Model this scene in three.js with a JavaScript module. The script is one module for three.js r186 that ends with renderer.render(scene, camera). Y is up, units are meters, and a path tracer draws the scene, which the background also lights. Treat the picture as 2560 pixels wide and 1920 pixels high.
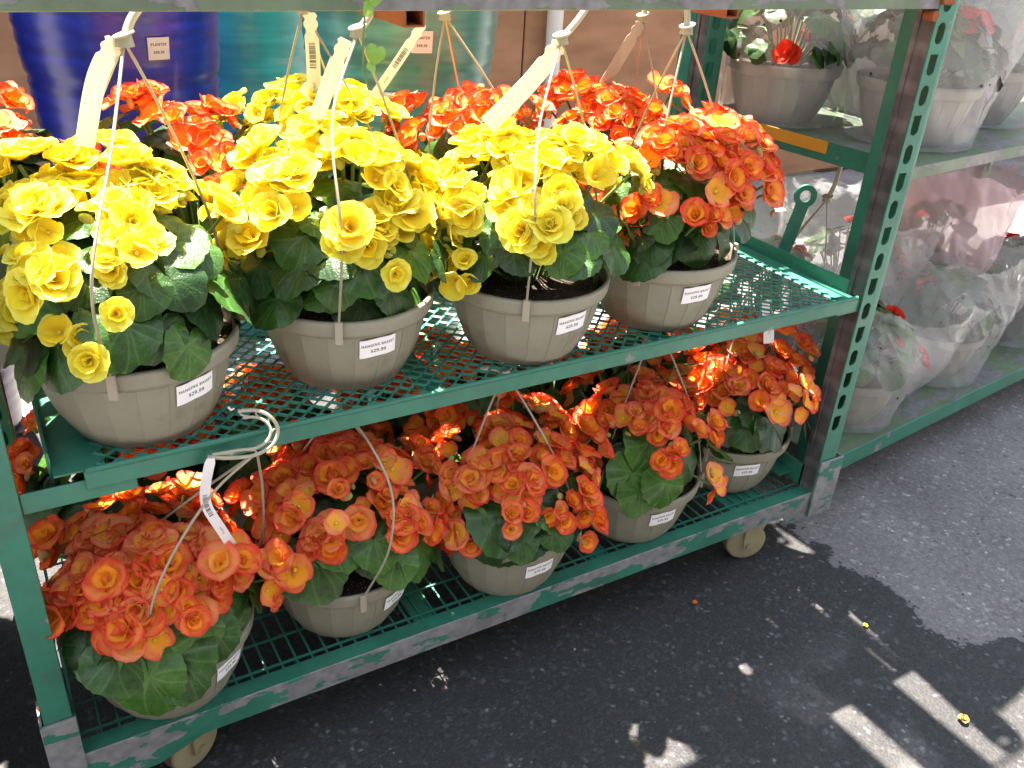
import * as THREE from 'three';
import { mergeGeometries, toCreasedNormals } from 'three/addons/utils/BufferGeometryUtils.js';

// ---------- camera, sky, sun, exposure ----------
const scene = new THREE.Scene();
const camera = new THREE.PerspectiveCamera(46.16, 4 / 3, 0.05, 300);
camera.rotation.order = 'YXZ';
camera.position.set(0.0288, 1.3103, 1.0521);
camera.rotation.set(-0.49569, -0.56358, 0.06607);
scene.add(camera);

const SUN = new THREE.Vector3(0.035, 1, -0.30).normalize();
// hazy bright summer sky: pale at the horizon, bluer overhead, brighter round the sun
const skyTex = (() => {
  const w = 256, h = 128, d = new Float32Array(w * h * 4);
  for (let j = 0; j < h; j++) for (let i = 0; i < w; i++) {
    const el = ((j + 0.5) / h - 0.5) * Math.PI, az = ((i + 0.5) / w - 0.5) * Math.PI * 2, ce = Math.cos(el);
    const dir = [Math.cos(az) * ce, Math.sin(el), Math.sin(az) * ce], c = dir[0] * SUN.x + dir[1] * SUN.y + dir[2] * SUN.z;
    const t = Math.pow(Math.max(0, Math.sin(el)), 0.55), glow = 0.5 * Math.pow(Math.max(0, c), 24) + 0.12 * Math.pow(Math.max(0, c), 4), k = (j * w + i) * 4;
    const L = el > 0 ? 0.31 : 0.10;
    d[k] = L * (0.80 - 0.26 * t) + glow; d[k + 1] = L * (0.82 - 0.17 * t) + glow * 0.97; d[k + 2] = L * (0.84 - 0.02 * t) + glow * 0.9; d[k + 3] = 1;
  }
  const x = new THREE.DataTexture(d, w, h, THREE.RGBAFormat, THREE.FloatType); x.mapping = THREE.EquirectangularReflectionMapping; x.magFilter = x.minFilter = THREE.LinearFilter; x.needsUpdate = true; return x;
})();
scene.background = skyTex; scene.environment = skyTex;
const sun = new THREE.DirectionalLight(0xfff4e6, 5);
sun.name = 'sun';
sun.position.copy(SUN).multiplyScalar(8).add(new THREE.Vector3(1, 0.5, -0.2));
sun.target.position.set(1, 0.5, -0.2);
sun.castShadow = true;
sun.shadow.mapSize.set(4096, 4096);
Object.assign(sun.shadow.camera, { left: -4, right: 4, top: 4, bottom: -4, near: 0.5, far: 20 });
sun.shadow.radius = 1;
scene.add(sun, sun.target);
const renderer = new THREE.WebGLRenderer({ antialias: true });
renderer.toneMapping = THREE.LinearToneMapping;
renderer.toneMappingExposure = 8.3;
renderer.shadowMap.enabled = true;

// ---------- helpers ----------
function rngOf(seed) { let a = seed >>> 0; return () => { a = (a + 0x6D2B79F5) | 0; let t = Math.imul(a ^ (a >>> 15), 1 | a); t = (t + Math.imul(t ^ (t >>> 7), 61 | t)) ^ t; return ((t ^ (t >>> 14)) >>> 0) / 4294967296; }; }
const V = (x, y, z) => new THREE.Vector3(x, y, z);
const lerp = (a, b, t) => a + (b - a) * t;
const clamp = (x, a = 0, b = 1) => Math.min(b, Math.max(a, x));
const sstep = (a, b, x) => { const t = clamp((x - a) / (b - a)); return t * t * (3 - 2 * t); };
function hash2(x, y, s) { let h = Math.imul(x, 374761393) ^ Math.imul(y, 668265263) ^ Math.imul(s, 2147483647 - 58); h = Math.imul(h ^ (h >>> 13), 1274126177); h ^= h >>> 16; return (h >>> 0) / 4294967296; }
function vnoise(x, y, per, s) {
  const xi = Math.floor(x), yi = Math.floor(y), fx = x - xi, fy = y - yi, u = fx * fx * (3 - 2 * fx), v = fy * fy * (3 - 2 * fy);
  const m = k => ((k % per) + per) % per;
  const a = hash2(m(xi), m(yi), s), b = hash2(m(xi + 1), m(yi), s), c = hash2(m(xi), m(yi + 1), s), d = hash2(m(xi + 1), m(yi + 1), s);
  return lerp(lerp(a, b, u), lerp(c, d, u), v);
}
function fbm(x, y, per, s, oct = 4) { let a = 0, w = 0.5, t = 0; for (let i = 0; i < oct; i++) { a += w * vnoise(x, y, per, s + i); t += w; w *= 0.5; x *= 2; y *= 2; per *= 2; } return a / t; }
function dataTex(w, h, fn, srgb, rep = true) {
  const d = new Uint8Array(w * h * 4), o = [0, 0, 0];
  for (let j = 0; j < h; j++) for (let i = 0; i < w; i++) { fn(i / w, j / h, o, i, j); const k = (j * w + i) * 4; d[k] = clamp(o[0], 0, 255); d[k + 1] = clamp(o[1], 0, 255); d[k + 2] = clamp(o[2], 0, 255); d[k + 3] = 255; }
  const t = new THREE.DataTexture(d, w, h, THREE.RGBAFormat);
  t.magFilter = THREE.LinearFilter; t.minFilter = THREE.LinearMipmapLinearFilter; t.generateMipmaps = true;
  if (rep) t.wrapS = t.wrapT = THREE.RepeatWrapping;
  if (srgb) t.colorSpace = THREE.SRGBColorSpace;
  t.needsUpdate = true; return t;
}
const usedNames = {};
function numbered(n) { const k = usedNames[n] = (usedNames[n] ?? -1) + 1; return k ? n + '_' + String(k).padStart(3, '0') : n; }
function thing(name, label, category, pos = [0, 0, 0], turn = 0, group) {
  const o = new THREE.Group(); o.name = numbered(name); o.position.set(...pos); o.rotation.y = turn;
  o.userData = { label, category }; if (group) o.userData.group = group; scene.add(o); return o;
}
function part(name, geo, mat, parent) { const m = new THREE.Mesh(geo, mat); m.name = name; m.castShadow = m.receiveShadow = true; parent.add(m); return m; }
function tag(o, label, category, group) { o.userData = { label, category }; if (group) o.userData.group = group; o.name = numbered(o.name); return o; }
function metreUV(g) {
  const ng = g.index ? g.toNonIndexed() : g; ng.computeBoundingBox();
  const p = ng.attributes.position, uv = new Float32Array(p.count * 2), a = V(), b = V(), c = V();
  for (let i = 0; i < p.count; i += 3) {
    a.fromBufferAttribute(p, i); b.fromBufferAttribute(p, i + 1); c.fromBufferAttribute(p, i + 2);
    const n = b.clone().sub(a).cross(c.clone().sub(a)), ax = Math.abs(n.x), ay = Math.abs(n.y), az = Math.abs(n.z);
    [a, b, c].forEach((q, k) => { const u = az >= ax && az >= ay ? [q.x, q.y] : ay >= ax ? [q.x, q.z] : [q.z, q.y]; uv[(i + k) * 2] = u[0]; uv[(i + k) * 2 + 1] = u[1]; });
  }
  ng.setAttribute('uv', new THREE.BufferAttribute(uv, 2)); return ng;
}
function box(x0, x1, y0, y1, z0, z1, ch = 0) {
  let g;
  if (ch) {
    const w = x1 - x0, h = y1 - y0, d = z1 - z0, c = Math.min(ch, w / 3, h / 3, d / 3);
    const s = new THREE.Shape(); s.moveTo(-w / 2 + c, -h / 2 + c); s.lineTo(w / 2 - c, -h / 2 + c); s.lineTo(w / 2 - c, h / 2 - c); s.lineTo(-w / 2 + c, h / 2 - c);
    g = new THREE.ExtrudeGeometry(s, { depth: d - 2 * c, bevelEnabled: true, bevelThickness: c, bevelSize: c, bevelSegments: 1 }); g.translate((x0 + x1) / 2, (y0 + y1) / 2, z0 + c);
  } else { g = new THREE.BoxGeometry(x1 - x0, y1 - y0, z1 - z0); g.translate((x0 + x1) / 2, (y0 + y1) / 2, (z0 + z1) / 2); }
  return metreUV(g);
}
function merge(list) { const k = ['position', 'normal', 'uv', 'color']; const common = k.filter(n => list.every(g => g.attributes[n])); return mergeGeometries(list.map(g => { const h = g.index ? g.toNonIndexed() : g.clone(); for (const n of Object.keys(h.attributes)) if (!common.includes(n)) h.deleteAttribute(n); h.morphAttributes = {}; return h; })); }
function tube(pts, r, seg = 16, rad = 6) { const c = new THREE.CatmullRomCurve3(pts.map(q => q.isVector3 ? q : V(...q))); return new THREE.TubeGeometry(c, seg, r, rad, false); }
const std = o => new THREE.MeshStandardMaterial({ side: THREE.DoubleSide, ...o });
const phys = o => new THREE.MeshPhysicalMaterial({ side: THREE.DoubleSide, ...o });

// ---------- textures and materials ----------
// worn green paint, 1 m tile: small chips down to grey primer, streaks of grime
function paintTexture(chip, seed, g0 = [46, 116, 96], sx = 26, sy = 34, g1 = 118) {
  return dataTex(768, 768, (u, v, o) => {
    const n = fbm(u * 14, v * 14, 14, seed, 4), f = fbm(u * 90, v * 90, 90, seed + 9, 2), big = fbm(u * 4, v * 4, 4, seed + 20, 3);
    const c = fbm(u * sx + 3, v * sy, sx, seed + 31, 5) * 0.7 + fbm(u * 5, v * 9, 5, seed + 40, 2) * 0.3;
    const k = 0.84 + 0.22 * n + 0.1 * (f - 0.5), bare = c > 1 - chip ? 1 : 0, edge = sstep(0.985 - chip, 1 - chip, c);
    const gr = g1 + 34 * (f - 0.5) + 16 * (big - 0.5), dirt = sstep(0.6, 0.85, fbm(u * 9, v * 20, 9, seed + 60, 4)) * 0.4;
    for (let i = 0; i < 3; i++) { const p = g0[i] * k * (1 - 0.15 * edge), s = gr * [1, 1, 1.02][i]; o[i] = lerp(bare ? s : p, [78, 74, 66][i], dirt * 0.7); }
  }, true);
}
const T = {};
T.paint = paintTexture(0.26, 11); T.chipped = paintTexture(0.56, 57, [46, 116, 96], 24, 60, 122); T.pale = paintTexture(0.45, 91, [98, 116, 94], 12, 40, 110);
T.wornBump = dataTex(512, 512, (u, v, o) => { const f = fbm(u * 60, v * 60, 60, 5, 3) * 0.6 + fbm(u * 12, v * 12, 12, 8, 3) * 0.4; o[0] = o[1] = o[2] = f * 255; }, false);
T.rough = dataTex(512, 512, (u, v, o) => { const f = fbm(u * 16, v * 16, 16, 77, 5); o[0] = o[1] = o[2] = 105 + 110 * f; }, false);
T.steel = dataTex(512, 512, (u, v, o) => { const f = fbm(u * 4, v * 60, 4, 3, 3), g = fbm(u * 20, v * 8, 8, 13, 4), b = 96 + 60 * (f - 0.5) + 90 * (g - 0.5); o[0] = b; o[1] = b * 0.98; o[2] = b * 0.98; }, true);
T.plastic = dataTex(256, 256, (u, v, o) => { const f = fbm(u * 30, v * 30, 30, 21, 3), d = sstep(0.62, 0.8, fbm(u * 5, v * 5, 5, 26, 4)) * 14; const k = 1 + 0.05 * (f - 0.5); o[0] = (137 - d) * k; o[1] = (135 - d) * k; o[2] = (120 - d) * k; }, true);
T.soil = dataTex(256, 256, (u, v, o, i, j) => { const f = fbm(u * 30, v * 30, 30, 2, 4), p = hash2(i >> 1, j >> 1, 9); const w = p > 0.985 ? 150 * p : 0; o[0] = 22 + 46 * f + w; o[1] = 17 + 36 * f + w; o[2] = 12 + 26 * f + w * 0.9; }, true);
const M = {};
M.paint = std({ map: T.paint, roughnessMap: T.rough, roughness: 0.75, bumpMap: T.wornBump, bumpScale: 0.0006 });
M.chipped = std({ map: T.chipped, roughnessMap: T.rough, roughness: 0.85, bumpMap: T.wornBump, bumpScale: 0.0008 });
M.pale = std({ map: T.pale, roughnessMap: T.rough, roughness: 0.8, bumpMap: T.wornBump, bumpScale: 0.0006 });
M.wire = std({ color: new THREE.Color().setRGB(0.03, 0.18, 0.13), roughness: 0.45 });
M.steel = std({ map: T.steel, roughness: 0.55, metalness: 0.35, bumpMap: T.wornBump, bumpScale: 0.0005 });
M.pot = std({ map: T.plastic, roughness: 0.5, bumpMap: T.wornBump, bumpScale: 0.0001 });
M.soil = std({ map: T.soil, roughness: 1, bumpMap: T.wornBump, bumpScale: 0.004 });
M.hanger = phys({ color: 0xa39b88, roughness: 0.4, transmission: 0.15, thickness: 0 });
M.hook = phys({ color: 0xbdb8a6, roughness: 0.35, transmission: 0.35, thickness: 0 });
M.tagYellow = phys({ color: 0xf2ecdc, roughness: 0.6, transmission: 0.45, thickness: 0 });
M.stem = std({ color: 0x5d7a3a, roughness: 0.6 });
M.bolt = std({ color: 0x5a4a40, roughness: 0.7, metalness: 0.3 });
M.wheel = std({ color: 0xa59a78, roughness: 0.6, bumpMap: T.wornBump, bumpScale: 0.0008 });
M.tread = std({ color: 0x6d6152, roughness: 0.8 });
M.rust = std({ color: 0x8c4a22, roughness: 0.8, bumpMap: T.wornBump, bumpScale: 0.001 });
M.dark = std({ color: 0x16181a, roughness: 0.6 });
M.petalY = phys({ vertexColors: true, roughness: 0.75, transmission: 0.42, thickness: 0, specularIntensity: 0.3 });
M.petalO = phys({ vertexColors: true, roughness: 0.7, transmission: 0.36, thickness: 0, specularIntensity: 0.3 });
M.bag = phys({ color: 0xe6e6ea, roughness: 0.16, transparent: true, opacity: 0.27, bumpMap: T.wornBump, bumpScale: 0.004, clearcoat: 0.7, clearcoatRoughness: 0.12 });

function canvasTex(w, h, draw) { const c = document.createElement('canvas'); c.width = w; c.height = h; draw(c.getContext('2d')); const t = new THREE.CanvasTexture(c); t.colorSpace = THREE.SRGBColorSpace; t.anisotropy = 8; return t; }
const stickerTex = canvasTex(512, 288, g => {
  g.fillStyle = '#efeff4'; g.fillRect(0, 0, 512, 288); g.fillStyle = '#1a1a20'; g.textAlign = 'center';
  g.font = 'bold 58px sans-serif'; g.fillText('HANGING BASKET', 256, 118, 470); g.font = 'bold 72px sans-serif'; g.fillText('$29.99', 256, 218);
});
const planterStickerTex = canvasTex(256, 256, g => {
  g.fillStyle = '#ecedf2'; g.fillRect(0, 0, 256, 256); g.fillStyle = '#22222a'; g.textAlign = 'center';
  g.font = 'bold 44px sans-serif'; g.fillText('PLANTER', 128, 96); g.fillText('$99.99', 128, 186);
});
function barcode(g, x, y, w, h) { const r = rngOf(5); let p = 0; g.fillStyle = '#16161a'; while (p < h) { const t = 2 + r() * 6; g.fillRect(x, y + p, w, t); p += t + 2 + r() * 6; } }
const tagTex = canvasTex(96, 768, g => { g.fillStyle = '#eeecee'; g.fillRect(0, 0, 96, 768); barcode(g, 24, 270, 44, 190); g.save(); g.translate(60, 620); g.rotate(-Math.PI / 2); g.font = '22px sans-serif'; g.fillText('PLANT', 0, 0); g.restore(); });
const planterCodeTex = canvasTex(256, 160, g => { g.fillStyle = '#e6e6ea'; g.fillRect(0, 0, 256, 160); const r = rngOf(9); g.fillStyle = '#202028'; let p = 30; while (p < 226) { const t = 2 + r() * 6; g.fillRect(p, 40, t, 50); p += t + 2 + r() * 5; } g.font = '24px sans-serif'; g.fillText('# # # # #', 60, 128); });
M.sticker = std({ map: stickerTex, roughness: 0.5 }); M.planterSticker = std({ map: planterStickerTex, roughness: 0.5 }); M.planterCode = std({ map: planterCodeTex, roughness: 0.5 });
M.tag = phys({ map: tagTex, roughness: 0.45, transmission: 0.15, thickness: 0 });
// leaf: palmate veins from the stalk, mottled green
function leafTexture(base, vein, seed) {
  return dataTex(256, 256, (u, v, o) => {
    const x = u * 2 - 1, y = v * 2 - 0.5, a = Math.atan2(x, y), r = Math.hypot(x, y);
    let w = 0; for (const va of [-2.3, -1.55, -0.95, -0.42, 0.05, 0.5, 1.02, 1.6, 2.35]) { const bend = va + 0.12 * Math.sin(r * 3 + va * 5); w = Math.max(w, Math.exp(-Math.pow((a - bend) * r / (0.02 + 0.004 / (r + 0.1)), 2)) * clamp(1.5 - r * 0.7)); const b2 = Math.abs(((r * 6 + Math.abs(a - bend) * 5) % 1) - 0.5); if (Math.abs(a - bend) < 0.3) w = Math.max(w, 0.25 * Math.exp(-b2 * b2 * 300)); }
    const n = fbm(u * 12, v * 12, 12, seed, 4), f = fbm(u * 50, v * 50, 50, seed + 4, 2), k = 0.72 + 0.5 * n + 0.14 * f;
    const edge = sstep(0.86, 1.0, r) * 0.25;
    for (let i = 0; i < 3; i++) o[i] = lerp(base[i] * k, vein[i], w * 0.55) + edge * [22, 30, 8][i];
  }, true, false);
}
const LEAFM = [leafTexture([42, 74, 28], [84, 112, 62], 3), leafTexture([54, 92, 30], [98, 128, 66], 17), leafTexture([32, 60, 28], [72, 98, 58], 29)].map(t => phys({ map: t, roughness: 0.36, specularIntensity: 0.7, transmission: 0.14, thickness: 0, bumpMap: T.wornBump, bumpScale: 0.0008 }));

// ---------- ground ----------
// asphalt: Voronoi aggregate in tar; near the cart the surface is wet from watering, with an uneven drying edge
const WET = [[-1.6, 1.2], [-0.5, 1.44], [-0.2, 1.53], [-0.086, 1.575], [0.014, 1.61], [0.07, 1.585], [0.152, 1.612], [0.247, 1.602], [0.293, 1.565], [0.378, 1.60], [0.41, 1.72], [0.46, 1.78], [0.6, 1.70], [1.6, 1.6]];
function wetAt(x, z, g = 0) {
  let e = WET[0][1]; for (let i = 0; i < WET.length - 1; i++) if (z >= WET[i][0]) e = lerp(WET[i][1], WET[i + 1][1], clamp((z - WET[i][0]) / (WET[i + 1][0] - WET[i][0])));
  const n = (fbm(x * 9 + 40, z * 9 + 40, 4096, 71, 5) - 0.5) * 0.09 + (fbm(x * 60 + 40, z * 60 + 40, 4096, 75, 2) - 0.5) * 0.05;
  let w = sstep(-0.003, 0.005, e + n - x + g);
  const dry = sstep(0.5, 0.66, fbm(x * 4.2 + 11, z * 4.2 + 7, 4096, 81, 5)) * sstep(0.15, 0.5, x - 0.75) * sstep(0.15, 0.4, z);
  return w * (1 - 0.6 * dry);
}
function aggregate(x, z, cell, per, seed) {
  const gx = x / cell, gz = z / cell, ix = Math.floor(gx), iz = Math.floor(gz); let d1 = 9, d2 = 9, id = 0;
  for (let a = -1; a < 2; a++) for (let b = -1; b < 2; b++) { const cx = ix + a, cz = iz + b, mx = ((cx % per) + per) % per, mz = ((cz % per) + per) % per; const dx = cx + hash2(mx, mz, seed) - gx, dz = cz + hash2(mx, mz, seed + 1) - gz, d = dx * dx + dz * dz; if (d < d1) { d2 = d1; d1 = d; id = hash2(mx, mz, seed + 2); } else if (d < d2) d2 = d; }
  return [Math.sqrt(d2) - Math.sqrt(d1), id];
}
const NX0 = -0.6, NX1 = 2.9, NZ0 = -1.3, NZ1 = 0.9, NW = 2048, NH = 1280;
const gB = new Uint8Array(NW * NH * 4), gR = new Uint8Array(NW * NH * 4);
const nearMap = dataTex(NW, NH, (u, v, o, i, j) => {
  const x = lerp(NX0, NX1, u), z = lerp(NZ1, NZ0, v);
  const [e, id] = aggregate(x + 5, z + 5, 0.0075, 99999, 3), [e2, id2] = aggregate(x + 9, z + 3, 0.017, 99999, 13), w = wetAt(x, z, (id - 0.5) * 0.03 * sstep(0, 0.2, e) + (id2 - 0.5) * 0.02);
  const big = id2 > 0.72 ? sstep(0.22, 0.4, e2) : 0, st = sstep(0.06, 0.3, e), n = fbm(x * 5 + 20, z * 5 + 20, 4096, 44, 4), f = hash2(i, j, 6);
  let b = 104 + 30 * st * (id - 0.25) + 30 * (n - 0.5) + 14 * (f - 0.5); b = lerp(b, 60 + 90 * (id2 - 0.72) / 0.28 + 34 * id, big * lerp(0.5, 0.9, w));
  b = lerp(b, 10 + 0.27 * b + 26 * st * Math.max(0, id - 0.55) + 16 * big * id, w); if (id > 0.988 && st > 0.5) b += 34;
  const warm = 3 * (1 - w); o[0] = b + warm; o[1] = b; o[2] = b + 1.5 * w;
  const k = (j * NW + i) * 4, h = 70 + 110 * st * (0.4 + 0.6 * id) + 60 * big + 20 * f, r = lerp(240, 165 + 50 * st, w);
  gB[k] = gB[k + 1] = gB[k + 2] = clamp(h, 0, 255); gR[k] = gR[k + 1] = gR[k + 2] = clamp(r, 0, 255); gB[k + 3] = gR[k + 3] = 255;
}, true, false);
function rawTex(d, w, h) { const t = new THREE.DataTexture(d, w, h, THREE.RGBAFormat); t.magFilter = THREE.LinearFilter; t.minFilter = THREE.LinearMipmapLinearFilter; t.generateMipmaps = true; t.needsUpdate = true; return t; }
const nearG = new THREE.PlaneGeometry(NX1 - NX0, NZ1 - NZ0, 1, 1).rotateX(-Math.PI / 2).translate((NX0 + NX1) / 2, 0, (NZ0 + NZ1) / 2);
const asphalt = part('asphalt', nearG, std({ map: nearMap, bumpMap: rawTex(gB, NW, NH), bumpScale: 0.0028, roughnessMap: rawTex(gR, NW, NH), roughness: 1 }), scene);
asphalt.userData = { kind: 'structure' };
const farMap = dataTex(512, 512, (u, v, o, i, j) => { const [e, id] = aggregate(u, v, 1 / 100, 100, 8), n = fbm(u * 5, v * 5, 5, 4, 4), b = 104 + 30 * sstep(0.06, 0.3, e) * (id - 0.25) + 30 * (n - 0.5); o[0] = b + 3; o[1] = b; o[2] = b; }, true); farMap.repeat.set(200, 200);
const farG = part('ground', new THREE.PlaneGeometry(200, 200).rotateX(-Math.PI / 2).translate(0, -0.004, 0), std({ map: farMap, roughness: 0.95 }), scene); farG.userData = { kind: 'structure' };
{ // loose stone chips lying on the asphalt
  const r = rngOf(404), N = 700, g = new THREE.IcosahedronGeometry(1, 0), im = new THREE.InstancedMesh(g, std({ color: 0xffffff, roughness: 0.9, flatShading: true }), N), m = new THREE.Matrix4(), q = new THREE.Quaternion(), c = new THREE.Color();
  for (let i = 0; i < N; i++) { const s = 0.0008 + 0.0028 * Math.pow(r(), 4); q.setFromEuler(new THREE.Euler(r() * 0.4, r() * 6.3, r() * 0.4)); m.compose(V(lerp(0.1, 2.6, r()), s * 0.25, lerp(-0.4, 0.75, r())), q, V(s, s * 0.5, s * (0.6 + 0.5 * r()))); im.setMatrixAt(i, m); const b = 0.05 + 0.2 * Math.pow(r(), 3); c.setRGB(b * 1.05, b, b * 0.95); im.setColorAt(i, c); }
  im.name = 'gravel'; im.userData = { kind: 'stuff', label: 'tiny loose stone chips scattered over the asphalt', category: 'gravel' }; im.castShadow = im.receiveShadow = true; scene.add(im);
}
// ---------- wall and planters behind the cart ----------
{
  const w = thing('wall', 'tan brown panelled wall behind the planters and carts', 'wall', [0, 0, 0]);
  const tex = dataTex(256, 256, (u, v, o) => { const n = fbm(u * 6, v * 18, 6, 33, 5); o[0] = 150 + 40 * (n - 0.5); o[1] = 108 + 32 * (n - 0.5); o[2] = 78 + 26 * (n - 0.5); }, true);
  const mm = std({ map: tex, roughness: 0.85 });
  part('backing', box(-5, 7, 0, 2.7, -2.7, -2.5), mm, w);
  for (let i = 0; i < 10; i++) { const x = -5 + i * 1.2; part('panel', box(x + 0.004, x + 1.196, 0.02, 2.68, -2.498, -2.47, 0.004), mm, w); }
  const dp = thing('downpipe', 'pale vertical metal pipe against the brown wall', 'pipe', [2.32, 0, -2.42]);
  part('pipe', new THREE.CylinderGeometry(0.035, 0.035, 2.6, 20).translate(0, 1.3, 0), std({ color: 0xc9c2ba, roughness: 0.5 }), dp);
  for (const y of [0.6, 1.9]) part('bracket', box(-0.05, 0.05, y, y + 0.03, -0.05, 0.037), std({ color: 0xa9a29a, roughness: 0.6 }), dp);
}
{ // shop front across the lane, behind the camera: it keeps the low sky off the lower shelf
  const s = thing('shop_front', 'low beige shop front across the lane behind the viewer', 'building', [0, 0, 4.6]), mm = std({ color: 0x8d8478, roughness: 0.9 }), gl = phys({ color: 0x2a3036, roughness: 0.1 });
  part('wall', merge([box(-9, 9, 0, 0.5, 0, 0.3), box(-9, 9, 2.6, 4.4, 0, 0.3), ...[-9, -5.2, -1.4, 2.4, 6.2].map(x => box(x, x + 0.9, 0.5, 2.6, 0, 0.3))]), mm, s);
  for (const x of [-8.1, -4.3, -0.5, 3.3]) part('window', box(x, x + 2.9, 0.5, 2.6, 0.1, 0.12), gl, s);
  part('awning', box(-9, 9, 2.62, 2.7, -1.0, -0.01), std({ color: 0x4a5a50, roughness: 0.9 }), s);
}
function planter(label, x, z, R, H, col, grooveY, seed, stickers = []) {
  const t = thing('planter', label, 'planter', [x, 0, z], 0.3 * seed, 'tall glazed planters behind the cart');
  const pr = []; const n = 90, Rb = R * 0.62;
  pr.push(V(0.001, 0.004, 0), V(Rb * 0.9, 0, 0), V(Rb, 0.012, 0));
  for (let i = 1; i <= n; i++) { const y = H * i / n, k = i / n; let r = lerp(Rb, R, Math.pow(k, 0.8)); r += 0.0016 * Math.sin(y * 260 + Math.sin(y * 37) * 2); const g = Math.abs(y - grooveY); if (g < 0.012) r -= 0.006 * (1 - g / 0.012); if (y > grooveY) r += 0.004; pr.push(V(r, y, 0)); }
  pr.push(V(R + 0.012, H - 0.02, 0), V(R + 0.014, H, 0), V(R + 0.006, H + 0.012, 0), V(R - 0.012, H + 0.008, 0), V(R - 0.02, H - 0.02, 0), V(R - 0.04, H - 0.3, 0), V(0.001, H - 0.32, 0));
  const tx = dataTex(256, 512, (u, v, o) => { const st = fbm(u * 6, v * 90, 6, seed, 3), b = fbm(u * 8, v * 8, 8, seed + 3, 4), k = 0.8 + 0.34 * (st - 0.5) + 0.3 * (b - 0.35), dust = sstep(0.6, 0.72, fbm(u * 70, v * 7, 7, seed + 8, 3)) * 0.3 * sstep(0.5, 0.7, b); for (let i = 0; i < 3; i++) o[i] = lerp(col[i] * k, 190, dust); }, true);
  part('body', new THREE.LatheGeometry(pr.map(q => new THREE.Vector2(q.x, q.y)), 72), phys({ map: tx, roughness: 0.3, clearcoat: 0.6, clearcoatRoughness: 0.25 }), t);
  for (const [ang, y, w, h, code] of stickers) {
    const r = lerp(Rb, R, Math.pow(y / H, 0.8)) + 0.009, pos = [], uv = [], ix = [], a0 = ang - t.rotation.y;
    for (let i = 0; i <= 6; i++) for (let j = 0; j < 2; j++) { const a = a0 + (i / 6 - 0.5) * w / r, yy = y + (j - 0.5) * h, rr = r + (j - 0.5) * h * 0.14; pos.push(Math.sin(a) * rr, yy, Math.cos(a) * rr); uv.push(i / 6, j); if (i < 6 && j === 0) { const k = i * 2; ix.push(k, k + 2, k + 1, k + 1, k + 2, k + 3); } }
    const g = new THREE.BufferGeometry(); g.setAttribute('position', new THREE.Float32BufferAttribute(pos, 3)); g.setAttribute('uv', new THREE.Float32BufferAttribute(uv, 2)); g.setIndex(ix); g.computeVertexNormals();
    part('price_sticker', g, code ? M.planterCode : M.planterSticker, t);
  }
  return t;
}
planter('cobalt blue ribbed planter with a white price sticker', 0.375, -1.22, 0.215, 1.12, [40, 58, 196], 0.915, 1, [[0.18, 0.99, 0.045, 0.045, 0]]);
planter('dark navy planter at the left edge beside the cobalt one', -0.12, -1.38, 0.22, 1.12, [28, 34, 96], 0.91, 2);
planter('teal planter standing half hidden behind the cobalt one', 0.79, -1.72, 0.22, 1.08, [62, 160, 150], 0.86, 3);
planter('wide teal planter nearest the cart with two stickers', 0.945, -0.98, 0.225, 1.16, [90, 182, 176], 0.965, 4, [[-0.22, 1.03, 0.045, 0.045, 0], [-0.62, 0.905, 0.07, 0.04, 1]]);

{ const t = planter('charcoal planter with a leafy shrub behind the left end of the cart', -0.3, -0.74, 0.2, 0.95, [52, 52, 54], 0.8, 5); t.userData.shrub = 1; }
// ---------- the cart ----------
const HB = 0.18, HM = 0.651, HT = 1.183, L = 1.5, D = 0.56;
function slotPath(cx, cy, w, h, dshape) {
  const p = new THREE.Path(), r = w / 2;
  if (dshape) { p.moveTo(cx - r, cy + h / 2); p.lineTo(cx - r, cy - h / 2 + r); p.absarc(cx, cy - h / 2 + r, r, Math.PI, Math.PI * 2, false); p.lineTo(cx + r, cy + h / 2); p.closePath(); }
  else { p.moveTo(cx - r, cy + h / 2 - r); p.lineTo(cx - r, cy - h / 2 + r); p.absarc(cx, cy - h / 2 + r, r, Math.PI, Math.PI * 2, false); p.lineTo(cx + r, cy + h / 2 - r); p.absarc(cx, cy + h / 2 - r, r, 0, Math.PI, false); }
  return p;
}
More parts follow.
